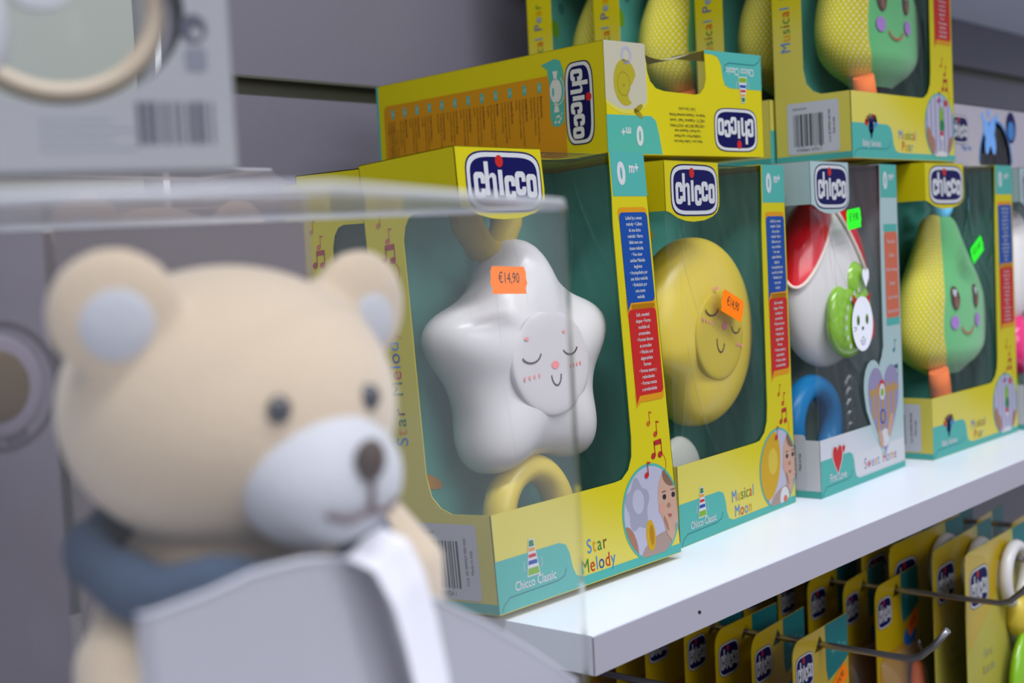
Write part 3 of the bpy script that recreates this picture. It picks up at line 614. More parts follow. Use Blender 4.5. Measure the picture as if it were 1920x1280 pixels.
    for i, en in enumerate(ENT):
        u = -60-i*14.6
        b.rrect(L, u-1.8, 45.5, u+1.8, 52.5, 1.6, TEAL, .2); b.text(L, en[0], u-1.0, 49, 2.2, WHITE, .26, -90, 'C', .8)
        for j, t in enumerate(en[1:]):
            if t: b.text(L, t, u+.2-j*3.2, 43.5, 2.0, C3 if j == 0 else C2, .2, -90, 'L', .72, 42, bold=.012 if j == 0 else 0)
    for j in range(4): b.text(L, ['\u062d\u0633\u0627\u0633\u064a\u0629 \u0645\u0648\u0633\u064a\u0642\u064a\u0629', '\u064a\u0644\u0639\u0628 \u0627\u0644\u0637\u0641\u0644 \u0645\u0639 \u0627\u0644\u0623\u0635\u0648\u0627\u062a', '\u0648\u0627\u0644\u0645\u0648\u0633\u064a\u0642\u0649'][j % 3], -226+j*3.4, 24, 2.4, C2, .2, -90, 'C', .8, 34)
    b.build('info_text', root); b = MB()
    # candy-like badge drawing: round face between two wrapped ends, notes below
    b.poly(L, ellp(-44.5, 45, 5.6, 8, 24), WHITE, .24); b.poly(L, [(-47, 58), (-42, 58), (-43.5, 52), (-45.5, 52)], WHITE, .24); b.poly(L, [(-47, 31), (-42, 31), (-43.5, 38), (-45.5, 38)], WHITE, .24)
    b.stroke(L, arc(-43.5, 45, 7, 9.5, -120, 60), .6, WHITE, .24); b.ell(L, -47, 44.5, 1, 3, TEAL, .3, 14)
    note(b, L, -46, 24.5, 3, WHITE, 2, .24); note(b, L, -41, 26.5, 2.6, WHITE, 1, .24)
    b.build('rattle_drawing', root); return root
lie = lying_box()

# ------------------------------------------------------------------ toys in the cartons
def toy_root(name, box, x, y, z, label, cat, group=None):
    o = empty(name, inbox(box, x, y, z), box.rotation_euler); tag(o, label, cat, group); return o
INK = mat('printed_eye_line', (70, 45, 45), .5); PINK = mat('printed_blush', (226, 140, 136), .5); NOSEP = mat('printed_pink_nose', (228, 130, 130), .5)
def mm(p): return Vector((p[0]*.001, p[1]*.001, p[2]*.001))
# star
st = toy_root('star_toy', star_box, 76, 36, 3, 'puffy white plastic star toy with a sleeping face, inside the tilted yellow carton', 'toy')
b = MB()
def starf(th, ph, p):
    return p
def star_pt(u, v):
    a = 2*math.pi*u; ph = math.pi*v; r = 60.5+8*math.cos(5*(a-math.pi/2))+1.2*math.cos(10*(a-math.pi/2))
    s = math.sin(ph); q = s**.62 if s > 0 else 0; c = math.cos(ph); y = -27*(abs(c)**.85)*(1 if c > 0 else -1)*(1+.10*math.cos(5*(a-math.pi/2))*s)
    return mm((r*q*math.cos(a), y, 121.5+r*q*math.sin(a)))
b.grid(star_pt, 120, 40, WPLAST); b.build('star_body', st)
b = MB(); b.grid(lambda u, v: mm((-3+33*(math.sin(math.pi*v)**.35)*math.cos(2*math.pi*u), -24.2-3.7*(1 if v < .5 else -1)*abs(math.cos(math.pi*v))**.5, 120+29.5*(math.sin(math.pi*v)**.35)*math.sin(2*math.pi*u))), 48, 24, FACEP); fp = b.build('face_plate', st)
b = MB(); G = Fr((-.076, -.0282, -.003), (1, 0, 0), (0, 0, 1), (0, -1, 0))
b.stroke(G, arc(53.5, 130, 8.2, 5.5, 205, 350, 12), .95, INK, 0); b.stroke(G, arc(87, 131.5, 6.5, 5, 205, 345, 12), .95, INK, 0); b.stroke(G, arc(73, 117, 4.2, 6.5, 185, 355, 12), .95, INK, 0)
b.ell(G, 73, 121.8, 3.3, 2.2, NOSEP, 0); b.ell(G, 51, 138, 1.8, 1, PINK, 0); b.ell(G, 83, 139.5, 1.4, .9, PINK, 0)
for i in range(4): b.ell(G, 46.5+i*4, 116.5+i*.25, .8, 1.2, PINK, 0, 12); b.ell(G, 86+i*3, 120+i*.3, .7, 1.2, PINK, 0, 12)
b.build('face_print', fp)
b = MB(); b.tube([mm((-8+26*math.cos(a), -3+0*a, 34+28*math.sin(a))) for a in [2*math.pi*i/36 for i in range(36)]], .0085, YPLAST, 12, True, 1.2); b.build('teething_ring', st)
b = MB(); b.tube([mm((-8+x, 8, z)) for x, z in ((-16, 200), (-19, 214), (-12, 226), (0, 230), (12, 226), (19, 214), (16, 200), (6, 186), (-6, 186))], .007, mat('mustard_strap', (164, 142, 28), .6), 10, True, 1.6); b.build('hanging_loop', st)
# moon
mo = toy_root('moon_toy', moon_box, 84, 32, 2.5, 'round yellow plastic moon toy with closed eyes, in the carton beside the star box', 'toy')
b = MB()
def moon_pt(u, v):
    a = 2*math.pi*u; ph = math.pi*v; s = math.sin(ph); q = s**.7 if s > 0 else 0; c = math.cos(ph)
    d = min(abs((a-R(222)+math.pi) % (2*math.pi)-math.pi)/R(34), 1); r = 64-16*(1-d*d)**2
    return mm((r*1.02*q*math.cos(a), -23*(abs(c)**.8)*(1 if c > 0 else -1), 126+r*q*math.sin(a)))
b.grid(moon_pt, 96, 36, YPLAST); b.build('moon_body', mo)
b = MB(); b.grid(lambda u, v: mm((-4+32*(math.sin(math.pi*v)**.35)*math.cos(2*math.pi*u), -20.6-3.4*(1 if v < .5 else -1)*abs(math.cos(math.pi*v))**.5, 124+30*(math.sin(math.pi*v)**.35)*math.sin(2*math.pi*u))), 48, 24, YPLAST2); fp2 = b.build('face_plate', mo)
b = MB(); G = Fr((-.084, -.0243, -.0025), (1, 0, 0), (0, 0, 1), (0, -1, 0))
b.stroke(G, arc(67, 147, 9, 6.5, 195, 335, 12), 1.0, INK, 0); b.stroke(G, arc(99, 133, 6.5, 6.5, 195, 330, 12), 1.0, INK, 0); b.stroke(G, arc(77, 123, 5, 7.5, 165, 345, 12), 1.0, INK, 0)
b.ell(G, 83, 132.5, 3.4, 2.6, mat('printed_mauve_nose', (196, 110, 120), .5), 0); b.ell(G, 74, 158, 2, 1.4, PINK, 0)
for i in range(4): b.ell(G, 55+i*4, 139-i*1.3, .9, 1.4, PINK, 0, 12); b.ell(G, 99+i*2.6, 119-i*.6, .8, 1.2, PINK, 0, 12)
b.build('face_print', fp2)
b = MB(); b.grid(lambda u, v: mm((-24+26*math.sin(math.pi*v)*math.cos(2*math.pi*u), 2-9*math.cos(math.pi*v), 30+28*math.sin(math.pi*v)*math.sin(2*math.pi*u))), 32, 16, mat('grey_translucent_plastic', (168, 168, 160), .3)); b.build('teether_disc', mo)
# rattle with roof and green button
ra = toy_root('rattle_toy', home_box, 84, 34, 3, 'white egg rattle with red roof, green button and blue ring, inside the aqua carton', 'toy')
b = MB(); b.ball(mm((0, 0, 150)), (.0585, .026, .066), WPLAST, 48, 30, lambda th, ph, p: Vector((p.x*(1-.10*math.cos(ph)), p.y, p.z))); b.build('rattle_body', ra)
b = MB()
def egg(a, ph, k): return mm((58.5*k*math.sin(ph)*math.cos(a)*(1-.10*math.cos(ph)), 26*k*math.sin(ph)*math.sin(a), 150+66*k*math.cos(ph)))
def roof(u, v):
    a = math.pi+2*math.pi*u; x = math.cos(a); lim = R(24)+R(66)*(.5+.5*math.cos(3*(a-R(196))))**.45
    return egg(a, .02+lim*v, 1.05)
b.grid(roof, 72, 18, RPLAST); rf = b.build('roof', ra)
b = MB(); b.tube([roof(i/72, 1.0) for i in range(72)], .0014, mat('cream_rim', (232, 214, 204), .3), 8, True); b.build('roof_rim', rf)
b = MB(); cy = -26.5
def bump(cx, cz, rx, rz, d, m): b.grid(lambda u, v: mm((cx+rx*(math.sin(math.pi*v)**.7)*math.cos(2*math.pi*u), cy+3-d*math.cos(math.pi*v), cz+rz*(math.sin(math.pi*v)**.7)*math.sin(2*math.pi*u))), 36, 18, m)
bump(-7, 119, 32, 27, 9, GPLAST); bump(-22, 126, 17, 22, 6, GPLAST); bump(12, 130, 15, 19, 8, GPLAST); bump(5, 150, 15, 16, 7, GPLAST); gbn = b.build('green_button', ra)
b = MB(); G = Fr((0, (cy+3-9)*.001, 0), (1, 0, 0), (0, 0, 1), (0, -1, 0)); FW = mat('white_face_print', (226, 226, 236), .3)
G = Fr((-.010, (cy+3-9.6)*.001, -.010), (1, 0, 0), (0, 0, 1), (0, -1, 0))
b.poly(G, [(-6, 142), (-9, 152), (1, 146)], RED, .1); b.poly(G, [(22, 142), (25, 152), (15, 146)], RED, .1); b.ell(G, 26, 124, 4, 9, RED, .05)
b.ell(G, 8, 128, 19, 21, FW, .3); b.ell(G, 0, 131, 2.6, 4, LIME, .5); b.ell(G, 16, 131, 2.6, 4, LIME, .5); b.ell(G, 0, 130.6, 1.5, 2.6, DARKT, .6, 12); b.ell(G, 16, 130.6, 1.5, 2.6, DARKT, .6, 12)
b.ell(G, 8, 124.5, 1.8, 1.5, DARKT, .5, 12); b.stroke(G, arc(8, 117, 4.5, 5, 190, 350), .5, DARKT, .5); b.stroke(G, arc(8, 116, 2, 2, 0, 360), .4, DARKT, .5); b.stroke(G, [(-8, 123), (-3, 124.5)], .5, DARKT, .5); b.stroke(G, [(-8, 126), (-3, 125.5)], .5, DARKT, .5)
b.poly(G, heart(16, 163, 12, 15), FW, .5)
for a in range(95, 235, 18): b.ell(G, 5+26*math.cos(R(a)), 129+25*math.sin(R(a)), 1.6, 2, WHITE, .4, 12)
b.build('face_print', gbn)
b = MB(); b.tube([mm((-30+33*math.cos(a), -2, 42+30*math.sin(a))) for a in [2*math.pi*i/40 for i in range(40)]], .0095, BPLAST, 14, True); b.build('carry_ring', ra)
b = MB()
for k in range(5): b.tube([mm((14+6*math.cos(a), -14+3*math.sin(a), 36+k*9+4*math.sin(a*2))) for a in [2*math.pi*i/14 for i in range(14)]], .0016, film('clear_tie_plastic', .2, .05, .05), 6, True)
b.build('plastic_tie', ra)

# plush pear
def dots():
    m = mat('yellow_dotted_cloth', (222, 208, 20), .85, .1); nt = m.node_tree
    if 'dots' in nt.nodes: return m
    b = nt.nodes['Principled BSDF']; uv = nt.nodes.new('ShaderNodeUVMap'); vo = nt.nodes.new('ShaderNodeTexVoronoi'); vo.name = 'dots'; vo.inputs['Scale'].default_value = 1; vo.inputs['Randomness'].default_value = 0.0
    nt.links.new(uv.outputs[0], vo.inputs['Vector']); mr = nt.nodes.new('ShaderNodeMapRange'); mr.inputs[1].default_value = .24; mr.inputs[2].default_value = .32; mr.inputs[3].default_value = 1; mr.inputs[4].default_value = 0
    nt.links.new(vo.outputs['Distance'], mr.inputs[0]); mx = nt.nodes.new('ShaderNodeMix'); mx.data_type = 'RGBA'; mx.inputs['A'].default_value = lin((196, 182, 10)); mx.inputs['B'].default_value = lin((212, 206, 150))
    nt.links.new(mr.outputs[0], mx.inputs['Factor']); nt.links.new(mx.outputs['Result'], b.inputs['Base Color']); return m
DOTS = dots(); PEARG = mat('green_plush', (86, 176, 104), .9, .1, bump=.5, bscale=900, sheen=.4, mottle=.10)
def prof(t):      # t 0 bottom .. 1 top -> radius factor
    K = [(0, .30), (.03, .52), (.10, .80), (.20, .96), (.30, 1.0), (.42, .95), (.55, .82), (.68, .65), (.80, .50), (.90, .40), (.96, .30), (1, .05)]
    for (a, x), (c, y) in zip(K, K[1:]):
        if t <= c:
            q = (t-a)/(c-a); return x+(y-x)*q
    return .05
def pear_pt(th, t, off=0):   # th 0 faces the front (-y), positive to +x ; mm relative to toy base
    r = (prof(max(0, t-.03))+prof(t)+prof(min(1, t+.03)))/3; rx, ry = 77*r+off, 27.5*min(1, r*1.12)+off
    w = 1+.012*math.sin(3*th+t*9)
    return mm((rx*w*math.sin(th), -ry*w*math.cos(th), 60+145*t))
def make_pear(box, label):
    r = toy_root('plush_pear', box, 104, 36, 2, label, 'plush toy', 'plush pears in their cartons')
    t0, t1, t2 = R(-36), R(100), R(324)
    for nm, a, c, m in (('green_half', t0, t1, PEARG), ('dotted_half', t1, t2, DOTS)):
        b = MB(); nu, nv = 40, 44; b.grid(lambda u, v: pear_pt(a+(c-a)*u, v), nu, nv, m); o = b.build(nm, r)
        uvl = o.data.uv_layers.new(name='UVMap')
        co = {}
        for j in range(nv+1):
            for i in range(nu+1):
                s = (a+(c-a)*i/nu)*52/4.2; h = 145*j/nv/4.2; co[j*(nu+1)+i] = ((s+h)*.72, (h-s)*.72)
        for lp in o.data.loops: uvl.data[lp.index].uv = co[lp.vertex_index]
    def sf(a, z, off):  # a mm across the front, z mm up the toy
        t = (z-60)/145; rr0 = prof(t)*77; th = math.asin(max(-.95, min(.95, a/rr0))); return pear_pt(th, t, off)
    S = Surf(sf); b = MB(); EB = mat('embroidered_brown', (74, 44, 36), .4); VI = mat('embroidered_violet', (160, 116, 190), .7)
    for x in (-27, 12):
        b.ell(S, x, 128, 6.2, 10.5, EB, 1.2); b.ell(S, x+.8, 124, 3.4, 5, mat('embroidered_tan', (120, 78, 58), .5), 1.5); b.ell(S, x-1.2, 132.5, 2.2, 3.4, WHITE, 1.8, 14); b.ell(S, x+1.8, 134, 1.2, 1.5, WHITE, 1.8, 12)
    for x in (-30, 13): b.ell(S, x, 107, 6, 6, VI, 1.2)
    b.stroke(S, arc(-8, 106, 12, 10, 200, 340, 14), 1.6, mat('embroidered_red', (180, 66, 50), .7), 1.3); b.build('embroidered_face', r)
    b = MB(); pts = [mm((-40+4*i, -14+1.0*i, 66-12.5*i)) for i in range(6)]; b.tube(pts, [.011, .012, .012, .012, .012, .010], mat('orange_plush', (236, 122, 62), .9, .1, bump=.4, bscale=900), 12, sy=.7); b.build('orange_strap', r)
    b = MB(); b.tube([mm((0+14*math.cos(a), -4, 214+13*math.sin(a))) for a in [2*math.pi*i/24 for i in range(24)]], .0048, mat('light_blue_cord', (96, 190, 232), .6), 10, True); b.build('hanging_loop', r)
    return r
pr = make_pear(pear_box, 'green and yellow plush pear in the carton with the slanting green sticker')
for bx, lb in zip(up, ('green and yellow plush pear in the top right carton, cut off by the top edge', 'plush pear in the second carton of the upper stack, dotted yellow side showing', 'plush pear in the third carton of the upper stack, half yellow half dark green', 'plush pear in the rearmost carton of the upper stack')):
    c = copy_tree(pr); c.location = inbox(bx, 104, 36, 2); c.rotation_euler = bx.rotation_euler; tag(c, lb)
# toy in the carton cut off at the right edge
rb = toy_root('plush_rattle', rab_box, 62, 34, 3, 'white plush toy with a pink ball in the carton at the right edge', 'plush toy')
b = MB(); b.ball(mm((-14, -4, 150)), (.042, .020, .055), mat('white_plush', (232, 226, 224), .9, .1, bump=.4, bscale=700), 32, 20); b.build('plush_head', rb)
b = MB(); b.ball(mm((-8, -6, 72)), (.034, .022, .030), mat('pink_glossy_plastic', (228, 40, 120), .2, .5, coat=.4), 32, 18); b.build('pink_ball', rb)
b = MB(); b.tube([mm((-6, -2, z)) for z in (45, 25, 5, 0)], .006, GPLAST, 10); b.build('handle', rb)

# ------------------------------------------------------------------ pale carton on the upper level, right
wb = empty('toy_box', (.664, .085, .2448)); tag(wb, 'low white carton with blue splash print on the upper level at the right edge', 'toy box')
F = Fr((0, 0, 0), (1, 0, 0), (0, 0, 1), (0, -1, 0)); b = MB(); PW = mat('pale_lilac_carton', (165, 159, 170), .5)
hole = clip(ellp(100, 2, 40, 42, 40), [(0, 3), (290, 3), (290, 57), (0, 57)])
b.poly(F, [[(0, 0), (290, 0), (290, 57), (0, 57)], hole[::-1]], PW, 0, .5)
b.box(0, 0, 0, .29, .08, .0006, PW); b.box(0, 0, .0564, .29, .08, .057, PW); b.box(0, .0005, 0, .0006, .08, .057, PW); b.box(.2894, .0005, 0, .29, .08, .057, PW); b.box(0, .0794, 0, .29, .08, .057, PW)
LB = mat('light_blue_splash', (110, 160, 226), .5)
b.stroke(F, arc(100, 2, 41, 43, 5, 175, 30), 2.5, SKYB, .2)
for x, y, rx, ry, a in ((78, 36, 7, 11, 30), (92, 38, 7, 11, -30), (80, 24, 6, 11, -15), (94, 24, 6, 11, 15), (86, 30, 8, 10, 0), (70, 48, 3, 4, 0), (84, 52, 3, 4, 10), (104, 48, 3, 4, 0)): b.ell(F, x, y, rx, ry, LB, .26+x*.0005, 16, a)
b.ell(F, 140, 40, 13, 15, NAVY, .3); b.ell(F, 140, 37, 9, 9, SKYB, .35); b.text(F, 'Magic Star', 30, 16, 5, SKYB, .2, 0, 'C', .8, 40)
b.build('carton', wb); b = MB(); b.box(.004, .03, .001, .286, .031, .055, mat('dark_inner_card', (70, 74, 76), .6)); b.build('inner_card', wb)
b = MB(); logo(b, F, 16, 34, 38, 26); b.build('logo_badge', wb)
film_mesh([(F, 55, 145, 2, 50, .5)], 60).build('window_film', wb)

# ------------------------------------------------------------------ pegs and blister cards below the shelf
def peg(x, z, y1, label):
    r = empty('display_peg', (x, .4195, z)); tag(r, label, 'display peg', 'wire pegs below the shelf'); L = .4195-y1
    b = MB(); P = [(0, 0, 0), (0, -L+.03, .000), (0, -L+.012, 0), (0, -L+.004, .003), (0, -L-.006, .012), (0, -L-.016, .024)]
    b.tube(P, .0024, METAL, 10); b.build('wire', r); b = MB(); b.box(-.010, -.004, -.006, .010, 0, .014, METAL); b.build('hook_plate', r); return r
peg(.215, -.1035, -.03, 'wire peg nearest the cut end of the shelf, without cards at its tip')
peg(.350, -.1035, -.014, 'middle wire peg with its bent chrome tip in front of the orange cards')
peg(.517, -.1035, -.014, 'wire peg right of the middle one, its bent tip crossing the pale yellow card')
peg(.612, -.0905, -.045, 'wire peg at the right edge carrying the cards with white rings')
peg(.800, -.1035, .03, 'rearmost wire peg visible, far right under the shelf')
YC = mat('yellow_blister_card', (182, 153, 7), .35, .5, coat=.3); YP = mat('pale_yellow_card', (173, 164, 67), .4, .5)
BUB = film('blister_bubble', .06, .06, .08, bump=.3, bscale=30)
ORB = mat('bright_orange_plastic', (250, 120, 30), .3); BRN = mat('brown_photo_print', (129, 90, 67), .45); MAG = mat('magenta_plastic', (170, 40, 90), .3)
TEAD = mat('deep_teal_print', (12, 108, 111), .4)
def card_a():
    r = empty('blister_card', (0, 0, 0)); F = Fr((0, 0, 0), (1, 0, 0), (0, 0, 1), (0, -1, 0)); b = MB()
    b.poly(F, [rr(-44, -190, 48, 12, 12, (1, 0, 1, 1)), [(-9, -4), (0, 7), (9, -4)][::-1]], YC, 0, .7)
    b.poly(F, [(9.4, 11.8), (47.8, 11.8), (47.8, -20), (38, -24), (12, -30), (9.4, -20)], TEAD, .12); b.text(F, '4-12 m', 31, -13, 8, mat('pale_teal_text', (90, 153, 153), .5), .25, 0, 'C', .8, 36)
    b.poly(F, rr(-40, -186, 44, -46, 14), mat('amber_card_print', (173, 128, 28), .4), .1)
    b.ell(F, -6, -150, 30, 40, BRN, .2); b.ell(F, 26, -44, 14, 8, mat('card_blue_oval', (40, 110, 200), .4), .2)
    b.build('card', r)
    b = MB(); logo(b, F, -26, -12, 29, 25); b.build('logo_badge', r)
    b = MB(); b.grid(lambda u, v: mm((-38+80*u, -1-20*(max(0, math.sin(math.pi*u)*math.sin(math.pi*v)))**.35, -182+132*v)), 20, 20, BUB); b.build('blister', r)
    b = MB(); b.tube([mm((20+.02*z, -9, z)) for z in (-176, -172, -150, -110, -80, -66, -62)], [.002, .006, .0068, .0068, .0062, .005, .002], ORB, 12); b.build('orange_handle', r)
    b = MB(); b.ball(mm((-6, -9, -150)), (.028, .008, .030), MAG, 28, 14); b.tube([mm((-6+20*math.cos(a), -10, -128+18*math.sin(a))) for a in [2*math.pi*i/24 for i in range(24)]], .005, WPLAST, 10, True); b.build('teether', r)
    sticker(r, F, 33, -34, 26, 14, 28, FLUO, '\u20ac4,90', .3, 'orange price sticker'); return r
def card_c():
    r = empty('blister_card', (0, 0, 0)); F = Fr((0, 0, 0), (1, 0, 0), (0, 0, 1), (0, -1, 0)); b = MB()
    b.poly(F, [rr(-92, -200, 62, 22, 10), [(-9, -5), (0, 7), (9, -5)][::-1]], YP, 0, .7)
    b.poly(F, [(-91, 21), (10, 21.5), (8, -6), (-50, -40), (-91, -60)], YC, .1); b.poly(F, [(22, 21.8), (61.8, 21.8), (61.8, -8), (34, -6), (24, 6)], TEAD, .16)
    b.ctext(F, 'First', -45, -72, 8, [mat('faded_blue_letter', (114, 145, 145), .5), mat('faded_orange_letter', (164, 137, 59), .5)]); b.ctext(F, 'Rattle', -45, -85, 8, [mat('faded_orange_letter', (164, 137, 59), .5), mat('faded_blue_letter', (114, 145, 145), .5)])
    b.poly(F, heart(-50, -152, 14, 16), mat('rust_note', (165, 59, 16), .5), .2); b.stroke(F, arc(-48, -134, 6, 10, 60, 220), 1.2, mat('amber_note', (173, 90, 12), .5), .2); b.stroke(F, arc(-40, -130, 6, 12, 60, 220), 1.2, mat('amber_note', (173, 90, 12), .5), .2)
    b.build('card', r)
    b = MB(); logo(b, F, -62, -10, 44, 33); b.build('logo_badge', r)
    b = MB(); b.tube([mm((6+24*math.cos(a), -7, -14+24*math.sin(a))) for a in [R(-60)+R(300)*i/30 for i in range(31)]], .0055, WPLAST, 12); b.build('white_ring', r)
    b = MB(); b.tube([mm((8, -7, z)) for z in (-34, -44, -56, -66)], [.007, .010, .010, .006], YPLAST, 12); b.build('yellow_joint', r)
    b = MB(); b.ball(mm((22, -12, -112)), (.046, .011, .052), GPLAST, 32, 18); G = Fr((0, -.0232, 0), (1, 0, 0), (0, 0, 1), (0, -1, 0)); b.build('green_rattle_head', r)
    b = MB(); b.ball(mm((-4, -21.5, -122)), (.0055, .003, .0065), RPLAST, 16, 10); b.ball(mm((30, -22, -90)), (.0075, .003, .009), BPLAST, 16, 10); b.build('raised_dots', r); return r
ORD = ['front', 'second', 'third', 'fourth', 'fifth', 'sixth', 'seventh', 'eighth', 'ninth']
ca = card_a(); cc = card_c(); first = {'a': True, 'c': True}
def row(kind, x, z, ys, yaw, where, what):
    for i, y in enumerate(ys):
        src = ca if kind == 'a' else cc
        if first[kind]: o = src; first[kind] = False
        else: o = copy_tree(src)
        o.location = (x, y, z); o.rotation_euler = (0, 0, R(yaw+[0, 2, -2, 1, -1, 2, 0, -2, 1][i]))
        tag(o, f'{what}, {ORD[i]} one on the {where}', 'blister card', f'blister cards on the {where}')
row('a', .350, -.1042, (.066, .100, .127, .156, .190, .220, .252, .284, .318), 3, 'middle wire peg', 'yellow blister card with orange toy')
row('a', .517, -.1042, (.084, .113, .142, .172, .204, .238, .272, .306), 3, 'peg right of the middle one', 'yellow blister card with orange toy')
row('c', .612, -.0912, (.030, .060, .0905, .120, .150, .181), 2, 'right-edge peg', 'pale yellow card with white ring and green rattle')
row('a', .800, -.1042, (.080, .115, .150, .190, .230), 3, 'rearmost peg', 'yellow blister card with teal corner')

# ------------------------------------------------------------------ plush bear in a clear box (foreground)
FUR = mat('cream_plush', (204, 183, 158), .95, .1, bump=.5, bscale=700, sheen=.5, mottle=.05); FURW = mat('white_plush_patch', (188, 188, 194), .95, .1, bump=.4, bscale=700, sheen=.4)
be = empty('plush_bear', (-.300, -.120, .0202)); tag(be, 'cream plush teddy bear with white muzzle and blue-grey scarf in the clear box in front', 'plush toy')
H0 = Vector((0, 0, .1328)); RX = Matrix.Rotation(R(8), 3, 'X')
b = MB()
hd = lambda p: H0 + RX @ Vector(p)
b.ball(hd((0, 0, 0)), (.0435, .0405, .0355), FUR, 40, 24, rot=RX)
for sx in (-1, 1):
    rt = RX @ Matrix.Rotation(R(2 if sx > 0 else -30), 3, 'Z')
    b.ball(hd((sx*.0375, -.005, .0265 if sx < 0 else .0225)), (.0155 if sx < 0 else .0172, .0068, .0155 if sx < 0 else .0168), FUR, 28, 18, rot=rt)
b.ball((0, .012, .058), (.036, .031, .052), FUR, 32, 20)
b.ball((0, .004, .092), (.026, .024, .020), FUR, 24, 16)
for sx in (-1, 1):
    A = [(.022, .006, .098), (.038, -.004, .096), (.0440, -.012, .084), (.0425, -.014, .058)] if sx > 0 else [(-.022, .008, .084), (-.033, .002, .074), (-.038, -.006, .058), (-.036, -.014, .044)]
    b.tube(A, [.012, .0135, .013, .0115], FUR, 14)
    b.ball((A[3][0], A[3][1]-.0005, A[3][2]-.004), (.012, .011, .012), FUR, 18, 12)
    b.tube([(sx*.020, .004, .016), (sx*.026, -.016, .014), (sx*.029, -.026, .014)], [.015, .0145, .013], FUR, 14)
body = b.build('bear_body', be)
modified(body, [('REMESH', dict(mode='VOXEL', voxel_size=.0016, use_smooth_shade=True)), ('SMOOTH', dict(factor=.6, iterations=8))])
body.data.materials.clear(); body.data.materials.append(FUR)
b = MB(); b.ball(hd((0, -.0345, -.0115)), (.0215, .0175, .0165), FURW, 32, 20, lambda th, ph, p: Vector((p.x, p.y, p.z*(1+.12*math.cos(th*1)*0))), RX); mz = b.build('muzzle', be)
b = MB(); b.ball(hd((0, -.0512, -.0040)), (.0042, .003, .0052), mat('brown_nose_thread', (74, 58, 52), .5), 20, 12, rot=RX); b.build('nose', mz)
ML = mat('grey_mouth_thread', (110, 92, 96), .7); b = MB()
b.tube([hd((0, -.0524, -.009)), hd((0, -.0526, -.012)), hd((0, -.0522, -.0155))], .0008, ML, 6)
b.tube([hd((-.011, -.0492, -.0155)), hd((-.006, -.0512, -.0172)), hd((0, -.0522, -.0158)), hd((.006, -.0512, -.0172)), hd((.011, -.0492, -.0155))], .0009, ML, 6); b.build('mouth', mz)
EYE = mat('dark_bead_eye', (34, 34, 44), .15, .6, coat=.6)
for sx in (-1, 1):
    b = MB(); b.ball(hd((-.0152 if sx < 0 else .0118, -.0368 if sx < 0 else -.0378, .0072)), (.0032, .0022, .0034), EYE, 18, 12); b.build('eye', be)
    b = MB(); n = Matrix.Rotation(R(2 if sx > 0 else -30), 3, 'Z'); b.ball(hd(Vector((sx*.0372, -.005, .0255 if sx < 0 else .0205))+n @ Vector((0, -.0050, -.0005))), (.0086, .0030, .0088), FURW, 24, 14, rot=RX @ n); b.build('inner_ear', be)
SCARF = mat('blue_grey_scarf', (69, 83, 104), .9, .1, bump=.4, bscale=400, mottle=.2); b = MB()
P = []
for i in range(48):
    a = 2*math.pi*i/48; P.append((.0365*math.cos(a), .002+.034*math.sin(a), .0965-.005*math.sin(a)*-1+.0012*math.sin(5*a)))
b.tube(P, [.0076+.0008*math.sin(i*1.3) for i in range(48)], SCARF, 14, True, .75); b.build('scarf', be)

cb = empty('clear_gift_box', (-.255, -.09, .0202)); tag(cb, 'clear plastic box with white card front holding the cream teddy bear', 'gift box')
PL = [(-.3903, -.1487), (-.3198, -.1850), (-.1711, -.1280), (-.1233, -.0924), (-.2087, -.0513), (-.2962, -.0064), (-.3154, .0095), (-.43, -.02)]
loc = lambda x, y, z: (x+.255, y+.09, z-.0202)
def wall_strip(pl, zt, zb_, m, b, closed=True):
    n = len(pl)
    for i in range(n if closed else n-1):
        (x0, y0), (x1, y1) = pl[i], pl[(i+1) % n]
        b.grid(lambda u, v: loc(x0+(x1-x0)*u, y0+(y1-y0)*u, zb_+(zt-zb_)*v), 6, 6, m, False)
b = MB(); wall_strip(PL, .2034, .0205, PVC, b)
k = len(b.v); b.v += [Vector(loc(x, y, .2034)) for x, y in PL]; b.face(range(k, k+len(PL)), PVCT); shl = b.build('clear_shell', cb)
b = MB(); b.tube([loc(x, y, .2034) for x, y in PL], .0011, PVCE, 8, True)
b.build('folded_top_edge', cb)
# white card front with a domed top edge
TOP = [(-.3525, -.1520, .1172), (-.3505, -.1549, .1177), (-.3391, -.159, .120), (-.3298, -.1625, .1228), (-.3190, -.1665, .1238), (-.3043, -.1622, .1209), (-.2862, -.1570, .1138), (-.2704, -.1526, .1045), (-.2381, -.1434, .0879), (-.2014, -.1328, .067), (-.1700, -.1238, .0478), (-.1560, -.110, .040)]
CARD = mat('white_tray_card', (162, 159, 167), .45, .15); b = MB()
n = len(TOP)
for i in range(n-1):
    (x0, y0, z0), (x1, y1, z1) = TOP[i], TOP[i+1]
    b.grid(lambda u, v: loc(x0+(x1-x0)*u, y0+(y1-y0)*u, .021+(z0+(z1-z0)*u-.0015-.021)*v), 3, 4, CARD, False)
b.build('card_front', cb); b = MB(); b.tube([loc(p[0], p[1], p[2]-.0015) for p in TOP], .0006, mat('white_card_rim', (196, 194, 202), .4), 8); b.build('card_rim', cb)
b = MB(); SD = [(-.3193, -.0725, .1213), (-.3393, -.0884, .1131), (-.3583, -.1054, .1069), (-.385, -.125, .098)]
for i in range(3):
    (x0, y0, z0), (x1, y1, z1) = SD[i], SD[i+1]
    b.grid(lambda u, v: loc(x0-.03+(x1-x0)*u, y0+.02+(y1-y0)*u, .021+(z0+(z1-z0)*u-.021)*v), 3, 4, CARD, False)
b.build('card_side', cb)
RIB = mat('white_satin_ribbon', (236, 232, 240), .3, .5, sheen=.3); b = MB()
